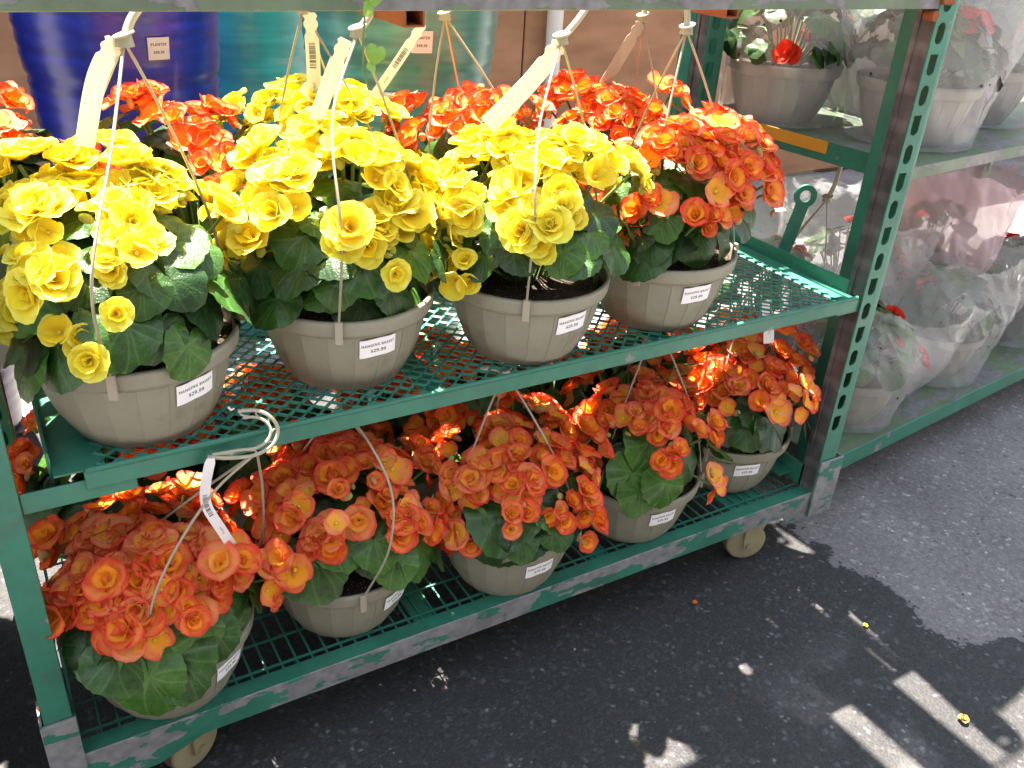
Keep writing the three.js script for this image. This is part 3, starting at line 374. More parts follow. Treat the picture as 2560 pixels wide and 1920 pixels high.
function flowerGeo(kind, seed) {
  const r = rngOf(seed), R = 0.024, list = []; let cs, ci;
  const jit = (c, k) => c.map(x => x * (1 + (r() - 0.5) * k));
  if (kind === 'yellow') { cs = [jit([0.83, 0.66, 0.025], 0.08), jit([0.87, 0.78, 0.06], 0.06), jit([0.88, 0.83, 0.18], 0.06), 0.8]; ci = [jit([0.80, 0.54, 0.012], 0.08), jit([0.85, 0.69, 0.025], 0.08), jit([0.87, 0.77, 0.08], 0.08), 0.8]; }
  else if (kind === 'scarlet') { cs = [[0.7, 0.06, 0.015], jit([0.72, 0.05, 0.015], 0.2), jit([0.66, 0.03, 0.02], 0.2), 0.8]; ci = cs; }
  else {
    const w = r(), tint = (a, b) => a.map((x, i) => lerp(x, b[i], w));
    cs = [tint([0.88, 0.42, 0.05], [0.90, 0.54, 0.18]), tint([0.86, 0.23, 0.05], [0.88, 0.38, 0.15]), tint([0.72, 0.035, 0.025], [0.80, 0.12, 0.08]), 1.0];
    ci = [tint([0.88, 0.47, 0.01], [0.90, 0.52, 0.02]), tint([0.88, 0.35, 0.014], [0.90, 0.45, 0.07]), tint([0.78, 0.08, 0.025], [0.84, 0.22, 0.10]), 0.9];
  }
  const s0 = r() * 6.3, close = Math.pow(r(), 2) * 0.75, single = seed % 3 === 0, open = kind === 'yellow' ? 0.12 : 0.04;
  if (single) { // four broad petals, two large and two small, round a bead of stamens
    for (let i = 0; i < 4; i++) { const big = i % 2 === 0 ? 1 : 0.8; list.push(petalGeo(R * big * (1.02 + 0.14 * r()), R * big * (0.8 + 0.1 * r()), 0.85, 1.2 + 0.4 * r() - close * 0.7, s0 + i * 1.571 + (r() - 0.5) * 0.3, 0.36, i % 2 ? ci : cs, 6, 5, r, i % 2 ? 0.0012 : 0, 0.16)); }
    const st = new THREE.SphereGeometry(R * 0.13, 7, 5).translate(0, R * 0.14, 0); st.deleteAttribute('uv'); st.setAttribute('color', new THREE.Float32BufferAttribute(new Float32Array(st.attributes.position.count * 3).map((_, k) => [0.85, 0.66, 0.12][k % 3]), 3)); list.push(st);
  } else {
    const no = 4 + (r() < 0.5 ? 1 : 0);
    for (let i = 0; i < no; i++) list.push(petalGeo(R * (0.95 + 0.25 * r()), R * (0.68 + 0.16 * r()), 0.75 + open, 1.15 + open + 0.45 * r() - close, s0 + i / no * 6.283 + (r() - 0.5) * 0.45, 0.42, cs, 6, 4, r, 0, 0.2));
    const nm = 2 + Math.floor(r() * 3);
    for (let i = 0; i < nm; i++) list.push(petalGeo(R * (0.7 + 0.2 * r()), R * (0.48 + 0.14 * r()), 0.4 + open, 0.75 + open + 0.3 * r() - close, s0 + 0.6 + i / nm * 6.283 + (r() - 0.5) * 0.6, 0.5, ci, 5, 4, r, 0.001, 0.16));
    const ni = 1 + Math.floor(r() * 2.5);
    for (let i = 0; i < ni; i++) list.push(petalGeo(R * (0.4 + 0.16 * r()), R * (0.28 + 0.1 * r()), 0.1, 0.35 + 0.25 * r(), s0 + 1.1 + i / ni * 6.283, 0.7, ci, 3, 3, r, 0.002, 0.12));
  }
  const parts = list.map(g => { const q = g.index ? g.toNonIndexed() : g; q.computeVertexNormals; return q; });
  return mergeGeometries(parts);
}
const FLOWERS = { yellow: [1, 2, 3, 4, 5, 6, 7, 8, 9, 10].map(s => flowerGeo('yellow', s * 31)), orange: [1, 2, 3, 4, 5, 6, 7, 8, 9, 10, 11, 12].map(s => flowerGeo('orange', s * 77 + 5)), scarlet: [1, 2, 3].map(s => flowerGeo('scarlet', s * 13)) };
const budGeo = kind => { const g = new THREE.SphereGeometry(0.006, 8, 6).scale(1, 1.35, 0.7); const p = g.attributes.position, c = []; for (let i = 0; i < p.count; i++) { const t = clamp(p.getY(i) / 0.016 + 0.5); const a = [0.35, 0.42, 0.1], b = kind === 'yellow' ? [0.8, 0.68, 0.12] : [0.75, 0.25, 0.14]; c.push(...a.map((x, k) => lerp(x, b[k], t))); } g.setAttribute('color', new THREE.Float32BufferAttribute(c, 3)); g.deleteAttribute('uv'); return g; };
const BUDS = { yellow: budGeo('yellow'), orange: budGeo('orange'), scarlet: budGeo('orange') };
// broad lopsided begonia leaf of radius about 1: stalk joins at the origin, tip towards +z
function leafGeo(seed) {
  const r = rngOf(seed), NP = 36, NR = 4, pos = [], uv = [], ix = [], side = r() < 0.5 ? 1 : -1, fold = 0.12 + 0.2 * r(), droop = 0.18 + 0.3 * r(), rip = 0.02 + 0.03 * r(), ph = r() * 6;
  const rho = a => { const back = Math.pow(Math.abs(a) / Math.PI, 6); let q = 1.14 + 0.12 * Math.exp(-Math.pow((a - 0.1 * side) / 0.42, 2)) - 0.06 * Math.abs(Math.sin(a)) + 0.1 * side * Math.sin(a) - 0.74 * back; return q * 0.92; };
  for (let i = 0; i <= NR; i++) for (let j = 0; j <= NP; j++) {
    const a = (j / NP * 2 - 1) * Math.PI * 0.985, k = i / NR, jag = i === NR ? 1 + (j % 2 ? 0.02 : -0.02) + 0.04 * (r() - 0.5) : 1, q = rho(a) * k * jag;
    const x = Math.sin(a) * q, z = Math.cos(a) * q;
    let y = -droop * q * q * 0.55 + fold * Math.abs(x) * 0.55 - 0.12 * Math.max(0, z) * z + rip * Math.cos(a * 7 + ph) * k * k * 1.1 + 0.05 * Math.sin(a * 3 + ph * 2) * k;
    pos.push(x, y, z); uv.push(clamp(x * 0.42 + 0.5), clamp(z * 0.42 + 0.25));
  }
  for (let i = 0; i < NR; i++) for (let j = 0; j < NP; j++) { const a = i * (NP + 1) + j, b = a + NP + 1; if (i) ix.push(a, b, a + 1); ix.push(a + 1, b, b + 1); }
  const g = new THREE.BufferGeometry(); g.setAttribute('position', new THREE.Float32BufferAttribute(pos, 3)); g.setAttribute('uv', new THREE.Float32BufferAttribute(uv, 2)); g.setIndex(ix); g.computeVertexNormals(); return g;
}
const LEAVES = [1, 2, 3, 4, 5, 6, 7].map(s => leafGeo(s * 19 + 2));
// ---------- pot ----------
const POTR = [[0, 0.0855], [0.008, 0.0915], [0.02, 0.0985], [0.035, 0.1055], [0.05, 0.1112], [0.066, 0.1160], [0.082, 0.1198], [0.098, 0.1228], [0.110, 0.1245]];
const potR = y => { for (let i = 0; i < POTR.length - 1; i++) if (y <= POTR[i + 1][0]) return lerp(POTR[i][1], POTR[i + 1][1], (y - POTR[i][0]) / (POTR[i + 1][0] - POTR[i][0])); return 0.1245; };
function uvScale(g, a, b) { const u = g.attributes.uv; for (let i = 0; i < u.count; i++) u.setXY(i, u.getX(i) * a, u.getY(i) * b); return g; }
const potBody = (() => { // flat staves round the bowl, each with a slightly raised edge
  const N = 20, S = 1, pos = [], uv = [], ix = [], rows = [[0.001, 0.006], [0.08, 0.0], ...POTR.map(([y, r]) => [r, y])], nrows = rows.length;
  for (let f = 0; f < N; f++) for (let i = 0; i < rows.length; i++) for (let s = 0; s <= S; s++) {
    const a = (f + s / S) / N * Math.PI * 2, t = s / S, [r, y] = rows[i], am = i < 3 || i > nrows - 2 ? 0 : 1, k = r * (1 - 0.009 * am * t);
    pos.push(Math.sin(a) * k, y, Math.cos(a) * k); uv.push(a / 6.283 * 3, y * 4);
  }
  const nr = rows.length; for (let f = 0; f < N; f++) for (let i = 0; i < nr - 1; i++) for (let s = 0; s < S; s++) { const b = f * nr * (S + 1) + i * (S + 1) + s, c = b + S + 1; ix.push(b, b + 1, c, b + 1, c + 1, c); }
  for (let f = 0; f < N; f++) for (let i = 2; i < nr - 1; i++) { const a = f * nr * (S + 1) + i * (S + 1) + S, b = ((f + 1) % N) * nr * (S + 1) + i * (S + 1); ix.push(a, b, a + S + 1, b, b + S + 1, a + S + 1); }
  const g = new THREE.BufferGeometry(); g.setAttribute('position', new THREE.Float32BufferAttribute(pos, 3)); g.setAttribute('uv', new THREE.Float32BufferAttribute(uv, 2)); g.setIndex(ix); return toCreasedNormals(g, 0.16);
})();
const potRim = uvScale(new THREE.LatheGeometry([[0.1243, 0.1035], [0.1275, 0.1045], [0.1315, 0.108], [0.1335, 0.112], [0.1345, 0.124], [0.1352, 0.1285], [0.1340, 0.1315], [0.1310, 0.1325], [0.1285, 0.1315], [0.1272, 0.128], [0.1255, 0.105]].map(a => new THREE.Vector2(...a)), 72), 3, 0.3);
const soilGeo = (() => { const g = new THREE.CircleGeometry(0.1262, 40, 0, 6.2832).rotateX(-Math.PI / 2); const h = new THREE.RingGeometry(0.0001, 0.1262, 40, 8).rotateX(-Math.PI / 2), p = h.attributes.position; for (let i = 0; i < p.count; i++) p.setY(i, 0.114 + 0.012 * (fbm(p.getX(i) * 40 + 9, p.getZ(i) * 40 + 9, 4096, 3, 3) - 0.5) + 0.012 * (1 - Math.hypot(p.getX(i), p.getZ(i)) / 0.126)); h.computeVertexNormals(); return uvScale(h, 1.5, 1.5); })();
function stickerGeo(ang, y, w = 0.056, h = 0.031, tilt = 0) {
  const pos = [], uv = [], ix = [], N = 8; for (let i = 0; i <= N; i++) for (let j = 0; j < 5; j++) { const dx = (i / N - 0.5) * w, dy = (j / 4 - 0.5) * h, yy = clamp(y + dy * Math.cos(tilt) + dx * Math.sin(tilt), 0.004, 0.1), r = potR(yy) + 0.0009 + 0.0007 * Math.sin(i * 1.3), a = ang + (dx * Math.cos(tilt) - dy * Math.sin(tilt)) / r; pos.push(Math.sin(a) * r, yy, Math.cos(a) * r); uv.push(i / N, j / 4); if (i < N && j < 4) { const k = i * 5 + j; ix.push(k, k + 5, k + 1, k + 1, k + 5, k + 6); } }
  const g = new THREE.BufferGeometry(); g.setAttribute('position', new THREE.Float32BufferAttribute(pos, 3)); g.setAttribute('uv', new THREE.Float32BufferAttribute(uv, 2)); g.setIndex(ix); g.computeVertexNormals(); return g;
}
function addPot(t, mat = M.pot) { const p = part('pot', potBody, mat, t); part('rim', potRim, mat, p); part('soil', soilGeo, M.soil, t); return p; }
const UP = V(0, 1, 0);
function basisQuat(n, f) { const y = n.clone().normalize(), x = new THREE.Vector3().crossVectors(y, f).normalize(), z = new THREE.Vector3().crossVectors(x, y); return new THREE.Quaternion().setFromRotationMatrix(new THREE.Matrix4().makeBasis(x, y, z)); }
function addLeaf(t, p, size, r, mats = LEAFM, lift = 0.45) {
  const o = V(p.x, Math.max(0, p.y - 0.15) * 0.9, p.z).normalize(), oh = V(p.x, 0, p.z).normalize();
  const n = o.clone().multiplyScalar(0.75).add(V(0, lift, 0)).add(V((r() - 0.5) * 0.7, (r() - 0.5) * 0.5, (r() - 0.5) * 0.7)).normalize();
  const f = oh.clone().multiplyScalar(0.45).add(V((r() - 0.5) * 1.1, -0.7, (r() - 0.5) * 1.1));
  const m = part('leaf', LEAVES[Math.floor(r() * LEAVES.length)], mats[Math.floor(r() * mats.length)], t);
  m.quaternion.copy(basisQuat(n, f)); const z = V(0, 0, 1).applyQuaternion(m.quaternion); m.position.copy(p).addScaledVector(z, -0.35 * size); m.scale.setScalar(size);
  if (r() < 0.6) { const root = V(p.x * 0.25, 0.125, p.z * 0.25), mid = root.clone().lerp(m.position, 0.55).add(V(0, 0.03, 0)); t.userData_stems?.push(tube([root, mid, m.position.clone()], 0.0022, 6, 5)); }
  return m;
}
function addCluster(t, p, rad, n, kind, mat, r, fs = 1) {
  const o = V(p.x, Math.max(0.02, (p.y - 0.17)) * 1.0, p.z).normalize(), a = new THREE.Vector3().crossVectors(o, Math.abs(o.y) > 0.9 ? V(1, 0, 0) : UP).normalize(), b = new THREE.Vector3().crossVectors(o, a);
  const a0 = r() * 6.3; p = p.clone().addScaledVector(o, (r() - 0.45) * 0.034);
  for (let i = 0; i < n; i++) {
    const q = n === 1 ? 0 : rad * Math.sqrt((i + 0.4) / n), an = a0 + i * 2.39996, dx = Math.cos(an) * q + (r() - 0.5) * 0.008, dy = Math.sin(an) * q + (r() - 0.5) * 0.008;
    const pos = p.clone().addScaledVector(a, dx).addScaledVector(b, dy).addScaledVector(o, -(q * q) / (rad + 0.03) * 0.7 + (r() - 0.5) * 0.012 - 0.012);
    const ax = o.clone().multiplyScalar(0.75).addScaledVector(a, dx / (rad + 0.012) * 0.75).addScaledVector(b, dy / (rad + 0.012) * 0.75).add(V((r() - 0.5) * 0.6, 0.32 + (r() - 0.5) * 0.5, (r() - 0.5) * 0.6 + 0.08)).normalize();
    const F = FLOWERS[kind], m = part('flower', F[Math.floor(r() * F.length)], mat, t);
    m.quaternion.setFromUnitVectors(UP, ax).multiply(new THREE.Quaternion().setFromAxisAngle(UP, r() * 6.3)); m.position.copy(pos); const s = fs * (0.66 + 0.58 * r()); m.scale.set(s, s * (0.8 + 0.35 * r()), s);
  }
  if (n > 2) { const nb = r() < 0.6 ? 2 : 1; for (let i = 0; i < nb; i++) { const an = r() * 6.3, bud = part('bud', BUDS[kind], mat, t); bud.position.copy(p).addScaledVector(a, Math.cos(an) * rad * 1.15).addScaledVector(b, Math.sin(an) * rad * 1.15).addScaledVector(o, -0.02); bud.rotation.set(r() * 3, r() * 3, r() * 3); bud.scale.setScalar(0.8 + 0.5 * r()); } }
  const root = V(p.x * 0.2, 0.12, p.z * 0.2); t.userData_stems?.push(tube([root, root.clone().lerp(p, 0.55).add(V(0, 0.02, 0)), p.clone().addScaledVector(o, -0.02)], 0.0025, 8, 5));
}
function finishStems(t) { const s = t.userData_stems; delete t.userData_stems; if (s.length) for (const g of s) part('stem', g, M.stem, t); }
// hanger: three plastic wires from rim clips to a collar and a hook
function addHanger(t, joint, a0, hook, opt = {}) {
  const J = V(...joint), m = opt.mat ?? M.hanger;
  for (let k = 0; k < 3; k++) {
    const a = a0 + k * Math.PI * 2 / 3, c = V(Math.sin(a) * 0.1365, 0.125, Math.cos(a) * 0.1365), bulge = opt.bulge?.[k] ?? [Math.sin(a) * 0.02, 0.0, Math.cos(a) * 0.02];
    const mid = opt.mids?.[k] ? opt.mids[k].map(q => V(...q)) : [c.clone().lerp(J, 0.35).add(V(...bulge)), c.clone().lerp(J, 0.72).add(V(...bulge).multiplyScalar(0.7))];
    part('hanger_wire', tube([c, ...mid, J], opt.r ?? 0.0019, 28, 7), m, t);
    const cl = part('rim_clip', box(-0.0055, 0.0055, -0.022, 0.012, -0.003, 0.0035, 0.0008), m, t); cl.position.set(Math.sin(a) * 0.1385, 0.124, Math.cos(a) * 0.1385); cl.rotation.y = a;
  }
  if (hook) {
    const pts = hook.map(q => V(...q)); const g = tube([J, ...pts], 0.0052, 30, 10); part('hook', g, M.hook, t);
    part('collar', new THREE.CylinderGeometry(0.009, 0.011, 0.012, 12).translate(0, 0, 0), M.hook, t).position.copy(J);
    const fin = part('hook_flange', new THREE.CylinderGeometry(0.013, 0.013, 0.002, 14), M.hook, t); fin.position.copy(J).add(V(0, 0.007, 0)); fin.rotation.z = 0.3;
  }
}
// plastic tag strip through the given points, notched near its upper end
function addTag(t, pts, width, mat, facing = [0, 0, 1], notch = true) {
  const c = new THREE.CatmullRomCurve3(pts.map(q => V(...q))), N = 26, pos = [], uv = [], ix = [], F = V(...facing).normalize(), th = 0.0004;
  for (let s = 0; s < 2; s++) for (let i = 0; i <= N; i++) {
    const k = i / N, p = c.getPoint(k), d = c.getTangent(k), w = new THREE.Vector3().crossVectors(d, F).normalize(), n = new THREE.Vector3().crossVectors(w, d).normalize();
    const nk = notch ? (Math.abs(k - 0.22) < 0.03 || Math.abs(k - 0.08) < 0.02 ? 0.74 : 1) : 1, hw = width / 2 * nk * (k < 0.03 ? 0.7 : 1);
    for (const e of [-1, 1]) { const q = p.clone().addScaledVector(w, e * hw).addScaledVector(n, s ? -th : th); pos.push(q.x, q.y, q.z); uv.push(e < 0 ? 1 : 0, 1 - k); }
  }
  const o = (N + 1) * 2; for (let i = 0; i < N; i++) { const a = i * 2; ix.push(a, a + 1, a + 2, a + 1, a + 3, a + 2, o + a, o + a + 2, o + a + 1, o + a + 1, o + a + 2, o + a + 3, a, a + 2, o + a, a + 2, o + a + 2, o + a, a + 1, o + a + 1, a + 3, a + 3, o + a + 1, o + a + 3); }
  const g = new THREE.BufferGeometry(); g.setAttribute('position', new THREE.Float32BufferAttribute(pos, 3)); g.setAttribute('uv', new THREE.Float32BufferAttribute(uv, 2)); g.setIndex(ix); part('tag', toCreasedNormals(g, 0.6), mat, t);
}
function dome(r, rad, h, back) { const a = back ? Math.PI + (r() - 0.5) * 4.2 : r() * 6.283, e = Math.acos(1 - 0.95 * r()); return V(Math.sin(a) * Math.sin(e) * rad, 0.15 + Math.cos(e) * h, Math.cos(a) * Math.sin(e) * rad); }
function begonia(key, kind, label, group, o = {}) {
  const P = PLANTS[key], r = rngOf(o.seed ?? (key.charCodeAt(0) * 131 + key.charCodeAt(1) * 17 + 3)), t = thing('hanging_basket', label, 'flower basket', P.base, 0, group);
  t.userData_stems = []; Object.defineProperty(t, 'userData_stems', { enumerable: false });
  const pot = addPot(t); pot.rotation.y = r() * 0.26;
  if (P.s) { const st = part('price_sticker', stickerGeo(P.s[0] - pot.rotation.y, Math.min(P.s[1], 0.084), 0.056, 0.031, o.tilt ?? 0.06), M.sticker, pot); st.userData.label = 'white price sticker reading HANGING BASKET $29.99'; }
  const mat = kind === 'yellow' ? M.petalY : M.petalO, fs = o.fs ?? (kind === 'yellow' ? 1.1 : 1.05), rad = o.rad ?? 0.17, h = o.h ?? 0.2;
  const have = [];
  for (const [x, y, z, cr, n] of P.f) { const p = V(x, y, z); have.push(p); addCluster(t, p, cr * (kind === 'yellow' ? 0.82 : 0.84), n, kind, mat, r, fs); }
  for (let i = 0, k = 0; i < 60 && k < (o.extra ?? 8); i++) { const p = dome(r, rad, h, true); if (have.some(q => q.distanceTo(p) < 0.06)) continue; have.push(p); k++; addCluster(t, p, 0.03, 5, kind, mat, r, fs); }
  for (let i = 0; i < (o.loose ?? 0); i++) { const p = dome(r, 0.195, h * 1.05, false); addCluster(t, p, 0.024, 3, kind, mat, r, fs); }
  for (const [x, y, z, s] of P.l) addLeaf(t, V(x, y, z), s * 1.12, r);
  for (let i = 0; i < 16; i++) { const p = dome(r, rad * 0.62, h * 0.72, false); addLeaf(t, p, 0.034 + 0.014 * r(), r); }
  for (let i = 0; i < 10; i++) { const a = Math.PI + (r() - 0.5) * 4.4, q = 0.11 + 0.05 * r(); addLeaf(t, V(Math.sin(a) * q, 0.13 + 0.07 * r(), Math.cos(a) * q), 0.036 + 0.014 * r(), r); }
  for (let i = 0; i < (o.rim ?? 6); i++) { const a = (r() - 0.5) * 3.6 - 0.5, q = 0.10 + 0.045 * r(); addLeaf(t, V(Math.sin(a) * q, 0.135 + 0.05 * r(), Math.cos(a) * q), 0.034 + 0.014 * r(), r); }
  finishStems(t); return t;
}
const W = (key, p) => p.map((v, i) => v - PLANTS[key].base[i]);
const GM = 'begonia baskets on the middle shelf', GL = 'begonia baskets on the bottom shelf';
{
  const t = begonia('P1', 'yellow', 'yellow begonia basket at the left end of the middle shelf front', GM);
  addHanger(t, W('P1', [0.209, 1.139, -0.11]), -0.35, [[0.05, 0.508, -0.005], [0.068, 0.53, -0.015], [0.072, 0.552, -0.03]], { mids: [[[-0.055, 0.26, 0.172], [0.0, 0.40, 0.09]], null, null] });
  addTag(t, [[0.03, 0.49, 0.004], [0.005, 0.45, 0.004], [-0.02, 0.37, -0.004]].map(q => q), 0.023, M.tagYellow, [0.2, 0, 1]);
}
{
  const t = begonia('P2', 'yellow', 'yellow begonia basket second from the left on the middle shelf front', GM);
  addHanger(t, W('P2', [0.505, 1.14, -0.14]), -0.42, [[0.045, 0.505, 0.0], [0.062, 0.525, -0.01], [0.06, 0.55, -0.025]], { mids: [[[-0.062, 0.27, 0.165], [-0.045, 0.40, 0.10]], null, null] });
  addTag(t, [[0.01, 0.482, 0.012], [-0.012, 0.43, 0.006], [-0.03, 0.375, -0.006]], 0.02, M.tagYellow, [-0.5, 0, 1]);
}
{
  const t = begonia('P3', 'yellow', 'yellow begonia basket with sunlit blooms right of centre on the middle shelf', GM);
  addHanger(t, W('P3', [0.802, 1.132, -0.1]), -0.55, [[0.06, 0.505, -0.005], [0.085, 0.53, -0.012], [0.1, 0.545, -0.02]], { mids: [[[-0.09, 0.27, 0.15], [-0.055, 0.37, 0.09]], null, null] });
  addTag(t, [[0.026, 0.475, 0.006], [-0.02, 0.425, 0.006], [-0.085, 0.365, 0.0]], 0.03, M.tagYellow, [0.1, 0.1, 1]);
}
{
  const t = begonia('P4', 'orange', 'orange begonia basket at the right end of the middle shelf front', GM);
  addHanger(t, W('P4', [1.045, 1.14, -0.11]), 1.15, [[-0.012, 0.505, 0], [-0.014, 0.53, -0.006], [-0.008, 0.55, -0.02]]);
}
begonia('B0', 'orange', 'scarlet orange begonia basket cut off by the left picture edge', GM, { extra: 12 });
begonia('B1', 'orange', 'orange begonia basket in front of the cobalt planter', GM);
{
  const t = begonia('B2', 'yellow', 'yellow begonia basket in the back row of the middle shelf', GM);
  addHanger(t, W('B2', [0.52, 1.137, -0.4]), 0.5, W2('B2', [[0.52, 1.15, -0.4], [0.52, 1.18, -0.4]]));
  addTag(t, W2('B2', [[0.527, 1.134, -0.39], [0.529, 1.07, -0.39], [0.531, 0.976, -0.40]]), 0.022, M.tag, [-0.3, 0, 1]);
}
{
  const t = begonia('B3', 'orange', 'orange begonia basket in front of the wide teal planter', GM);
  addHanger(t, W('B3', [0.765, 1.126, -0.4]), 0.7, W2('B3', [[0.77, 1.15, -0.4], [0.78, 1.18, -0.4]]));
  addTag(t, W2('B3', [[0.72, 1.116, -0.39], [0.68, 1.06, -0.395], [0.635, 1.0, -0.40]]), 0.016, M.tag, [-0.4, 0, 1]);
}
{
  const t = begonia('B4', 'orange', 'orange begonia basket behind the sunlit yellow one at the back right', GM);
  addHanger(t, W('B4', [1.185, 1.12, -0.4]), 0.2, W2('B4', [[1.19, 1.14, -0.4], [1.195, 1.17, -0.4]]));
  addTag(t, W2('B4', [[1.175, 1.113, -0.39], [1.145, 1.06, -0.395], [1.11, 1.0, -0.40]]), 0.026, M.hook, [0, 0, 1]);
}
{
  const t = begonia('L1', 'orange', 'orange begonia basket at the left end of the bottom shelf', GL, { h: 0.16, loose: 6 });
  addHanger(t, W('L1', [0.285, 0.634, 0.018]), 1.75, null, { mids: [null, null, [[-0.02, 0.28, 0.13], [0.07, 0.42, 0.13]]] });
  const HK = [[0.222, 0.640, 0.012], [0.25, 0.634, 0.017], [0.285, 0.632, 0.02], [0.309, 0.643, 0.018], [0.317, 0.660, 0.012], [0.311, 0.675, 0.004], [0.294, 0.685, -0.004], [0.272, 0.686, -0.01]];
  const cen = V(...W('L1', [0.285, 0.66, 0.01])), inner = W2('L1', HK).map(q => V(...q)).map((q, i) => q.clone().lerp(cen, i ? 0.3 : 0.1).toArray());
  const hk = part('hook', merge([tube(W2('L1', HK), 0.0028, 40, 8), tube(inner, 0.0022, 40, 8)]), M.hook, t);
  W2('L1', HK).forEach((q, i) => { if (i > 0) part('rib', tube([q, V(...q).lerp(V(...inner[i]), 0.5).toArray(), inner[Math.max(0, i - 1)]], 0.0014, 4, 6), M.hook, hk); });
  addTag(t, W2('L1', [[0.224, 0.643, 0.021], [0.213, 0.60, 0.02], [0.212, 0.57, 0.018], [0.228, 0.52, 0.012], [0.243, 0.475, 0.0]]), 0.014, M.tag, [0.1, 0.2, 1], false);
}
{
  const t = begonia('L2', 'orange', 'orange begonia basket second from the left on the bottom shelf', GL, { h: 0.19, loose: 6 });
  addHanger(t, W('L2', [0.44, 0.612, -0.09]), -0.12, null, { mids: [W2('L2', [[0.465, 0.43, 0.045], [0.475, 0.52, 0.028], [0.457, 0.59, -0.04]]), null, null] });
}
{
  const t = begonia('L3', 'orange', 'peach orange begonia basket in the middle of the bottom shelf', GL, { h: 0.16, loose: 6 });
  addHanger(t, W('L3', [0.725, 0.617, -0.075]), 0.75, [[-0.05, 0.44, 0.0], [-0.065, 0.435, -0.01]]);
}
{ const t = begonia('L4', 'orange', 'orange begonia basket with large green leaves second from the right below', GL, { h: 0.17, loose: 3 }); addHanger(t, W('L4', [1.09, 0.615, -0.13]), 0.9, null); }
{
  const t = begonia('L5', 'orange', 'orange begonia basket at the right end of the bottom shelf', GL, { h: 0.18, loose: 6 });
  addHanger(t, W('L5', [1.36, 0.615, -0.17]), 1.0, null); addTag(t, W2('L5', [[1.36, 0.62, -0.12], [1.372, 0.58, -0.11], [1.376, 0.53, -0.10]]), 0.022, M.tag, [-0.5, 0.3, 1], false);
}
// rear row of the bottom shelf, glimpsed between and above the front baskets
['behind the leftmost orange basket', 'behind the gap between the first two baskets', 'behind the peach orange basket', 'behind the basket with the large leaves', 'behind the rightmost bottom basket'].forEach((w, i) => {
  const k = 'R' + i, r = rngOf(900 + i); PLANTS[k] = { base: [0.14 + i * 0.303 + (r() - 0.5) * 0.03, 0.18, -0.405 + (r() - 0.5) * 0.02], f: [], l: [] };
  for (let j = 0; j < 13; j++) { const p = dome(r, 0.17, 0.2, false); PLANTS[k].f.push([p.x, p.y, p.z, 0.035, 6]); }
  for (let j = 0; j < 12; j++) { const a = r() * 6.3, q = 0.12 + 0.05 * r(); PLANTS[k].l.push([Math.sin(a) * q, 0.13 + 0.1 * r(), Math.cos(a) * q, 0.04 + 0.015 * r()]); }
  begonia(k, 'orange', 'orange begonia basket in the bottom back row ' + w, GL, { extra: 0, seed: 700 + i });
});
function W2(key, list) { return list.map(p => W(key, p)); }

// ---------- foliage baskets on the top shelf, above the picture; one trails a sprig into view ----------
const smallLeaf = LEAFM.slice(0, 2);
function greenBasket(label, x, z, nLeaf, seed) {
  const t = thing('foliage_basket', label, 'plant basket', [x, HT + 0.043, z], 0, 'foliage baskets on the top shelf'), r = rngOf(seed); t.userData_stems = [];
  addPot(t); for (let i = 0; i < nLeaf; i++) addLeaf(t, dome(r, 0.16, 0.16, false), 0.026 + 0.016 * r(), r, smallLeaf); finishStems(t); return t;
}
const gb = greenBasket('green trailing foliage basket hung from the bar above the cart', 0.42, -0.012, 46, 51);
gb.position.y = 1.5; delete gb.userData.group; addHanger(gb, [0, 0.43, 0], 0.4, [[0, 0.47, -0.004], [0, 0.49, -0.02], [0, 0.484, -0.036]]);
{ // the trailing sprig, with round bright leaves
  const loc = p => V(p[0] - 0.42, p[1] - 1.5, p[2] + 0.012);
  part('trailing_stem', tube([[0.42, 1.64, 0.08], [0.44, 1.62, 0.14], [0.448, 1.45, 0.12], [0.447, 1.3, 0.05], [0.446, 1.2, 0.032], [0.444, 1.165, 0.032], [0.442, 1.13, 0.03], [0.45, 1.10, 0.028]].map(loc), 0.0013, 24, 6), M.stem, gb);
  const mm = phys({ color: 0x86b03c, roughness: 0.45, transmission: 0.35, thickness: 0 }); const r = rngOf(8);
  for (const [x, y, z, s] of [[0.459, 1.143, 0.032, 0.012], [0.452, 1.128, 0.034, 0.007], [0.441, 1.215, 0.036, 0.011], [0.458, 1.205, 0.036, 0.012], [0.45, 1.19, 0.036, 0.009], [0.5, 1.215, 0.03, 0.012], [0.447, 1.25, 0.03, 0.012], [0.44, 1.28, 0.03, 0.012]]) { const l = part('leaf', LEAVES[Math.floor(r() * 7)], mm, gb); l.position.copy(loc([x, y, z])); l.scale.setScalar(s); l.rotation.set(0.9 + r() * 0.5, (r() - 0.5) * 1.6, (r() - 0.5) * 1.5); }
}
greenBasket('green foliage basket at the right end of the top shelf', 1.37, -0.15, 40, 54).scale.setScalar(0.62);

{ const t = scene.children.find(o => o.userData.shrub); delete t.userData.shrub; const r = rngOf(23); for (let i = 0; i < 130; i++) { const a = r() * 6.28, q = 0.27 * Math.sqrt(r()); addLeaf(t, V(Math.sin(a) * q, 0.93 + 0.3 * r() * (1 - q), Math.cos(a) * q), 0.04 + 0.02 * r(), r); } }
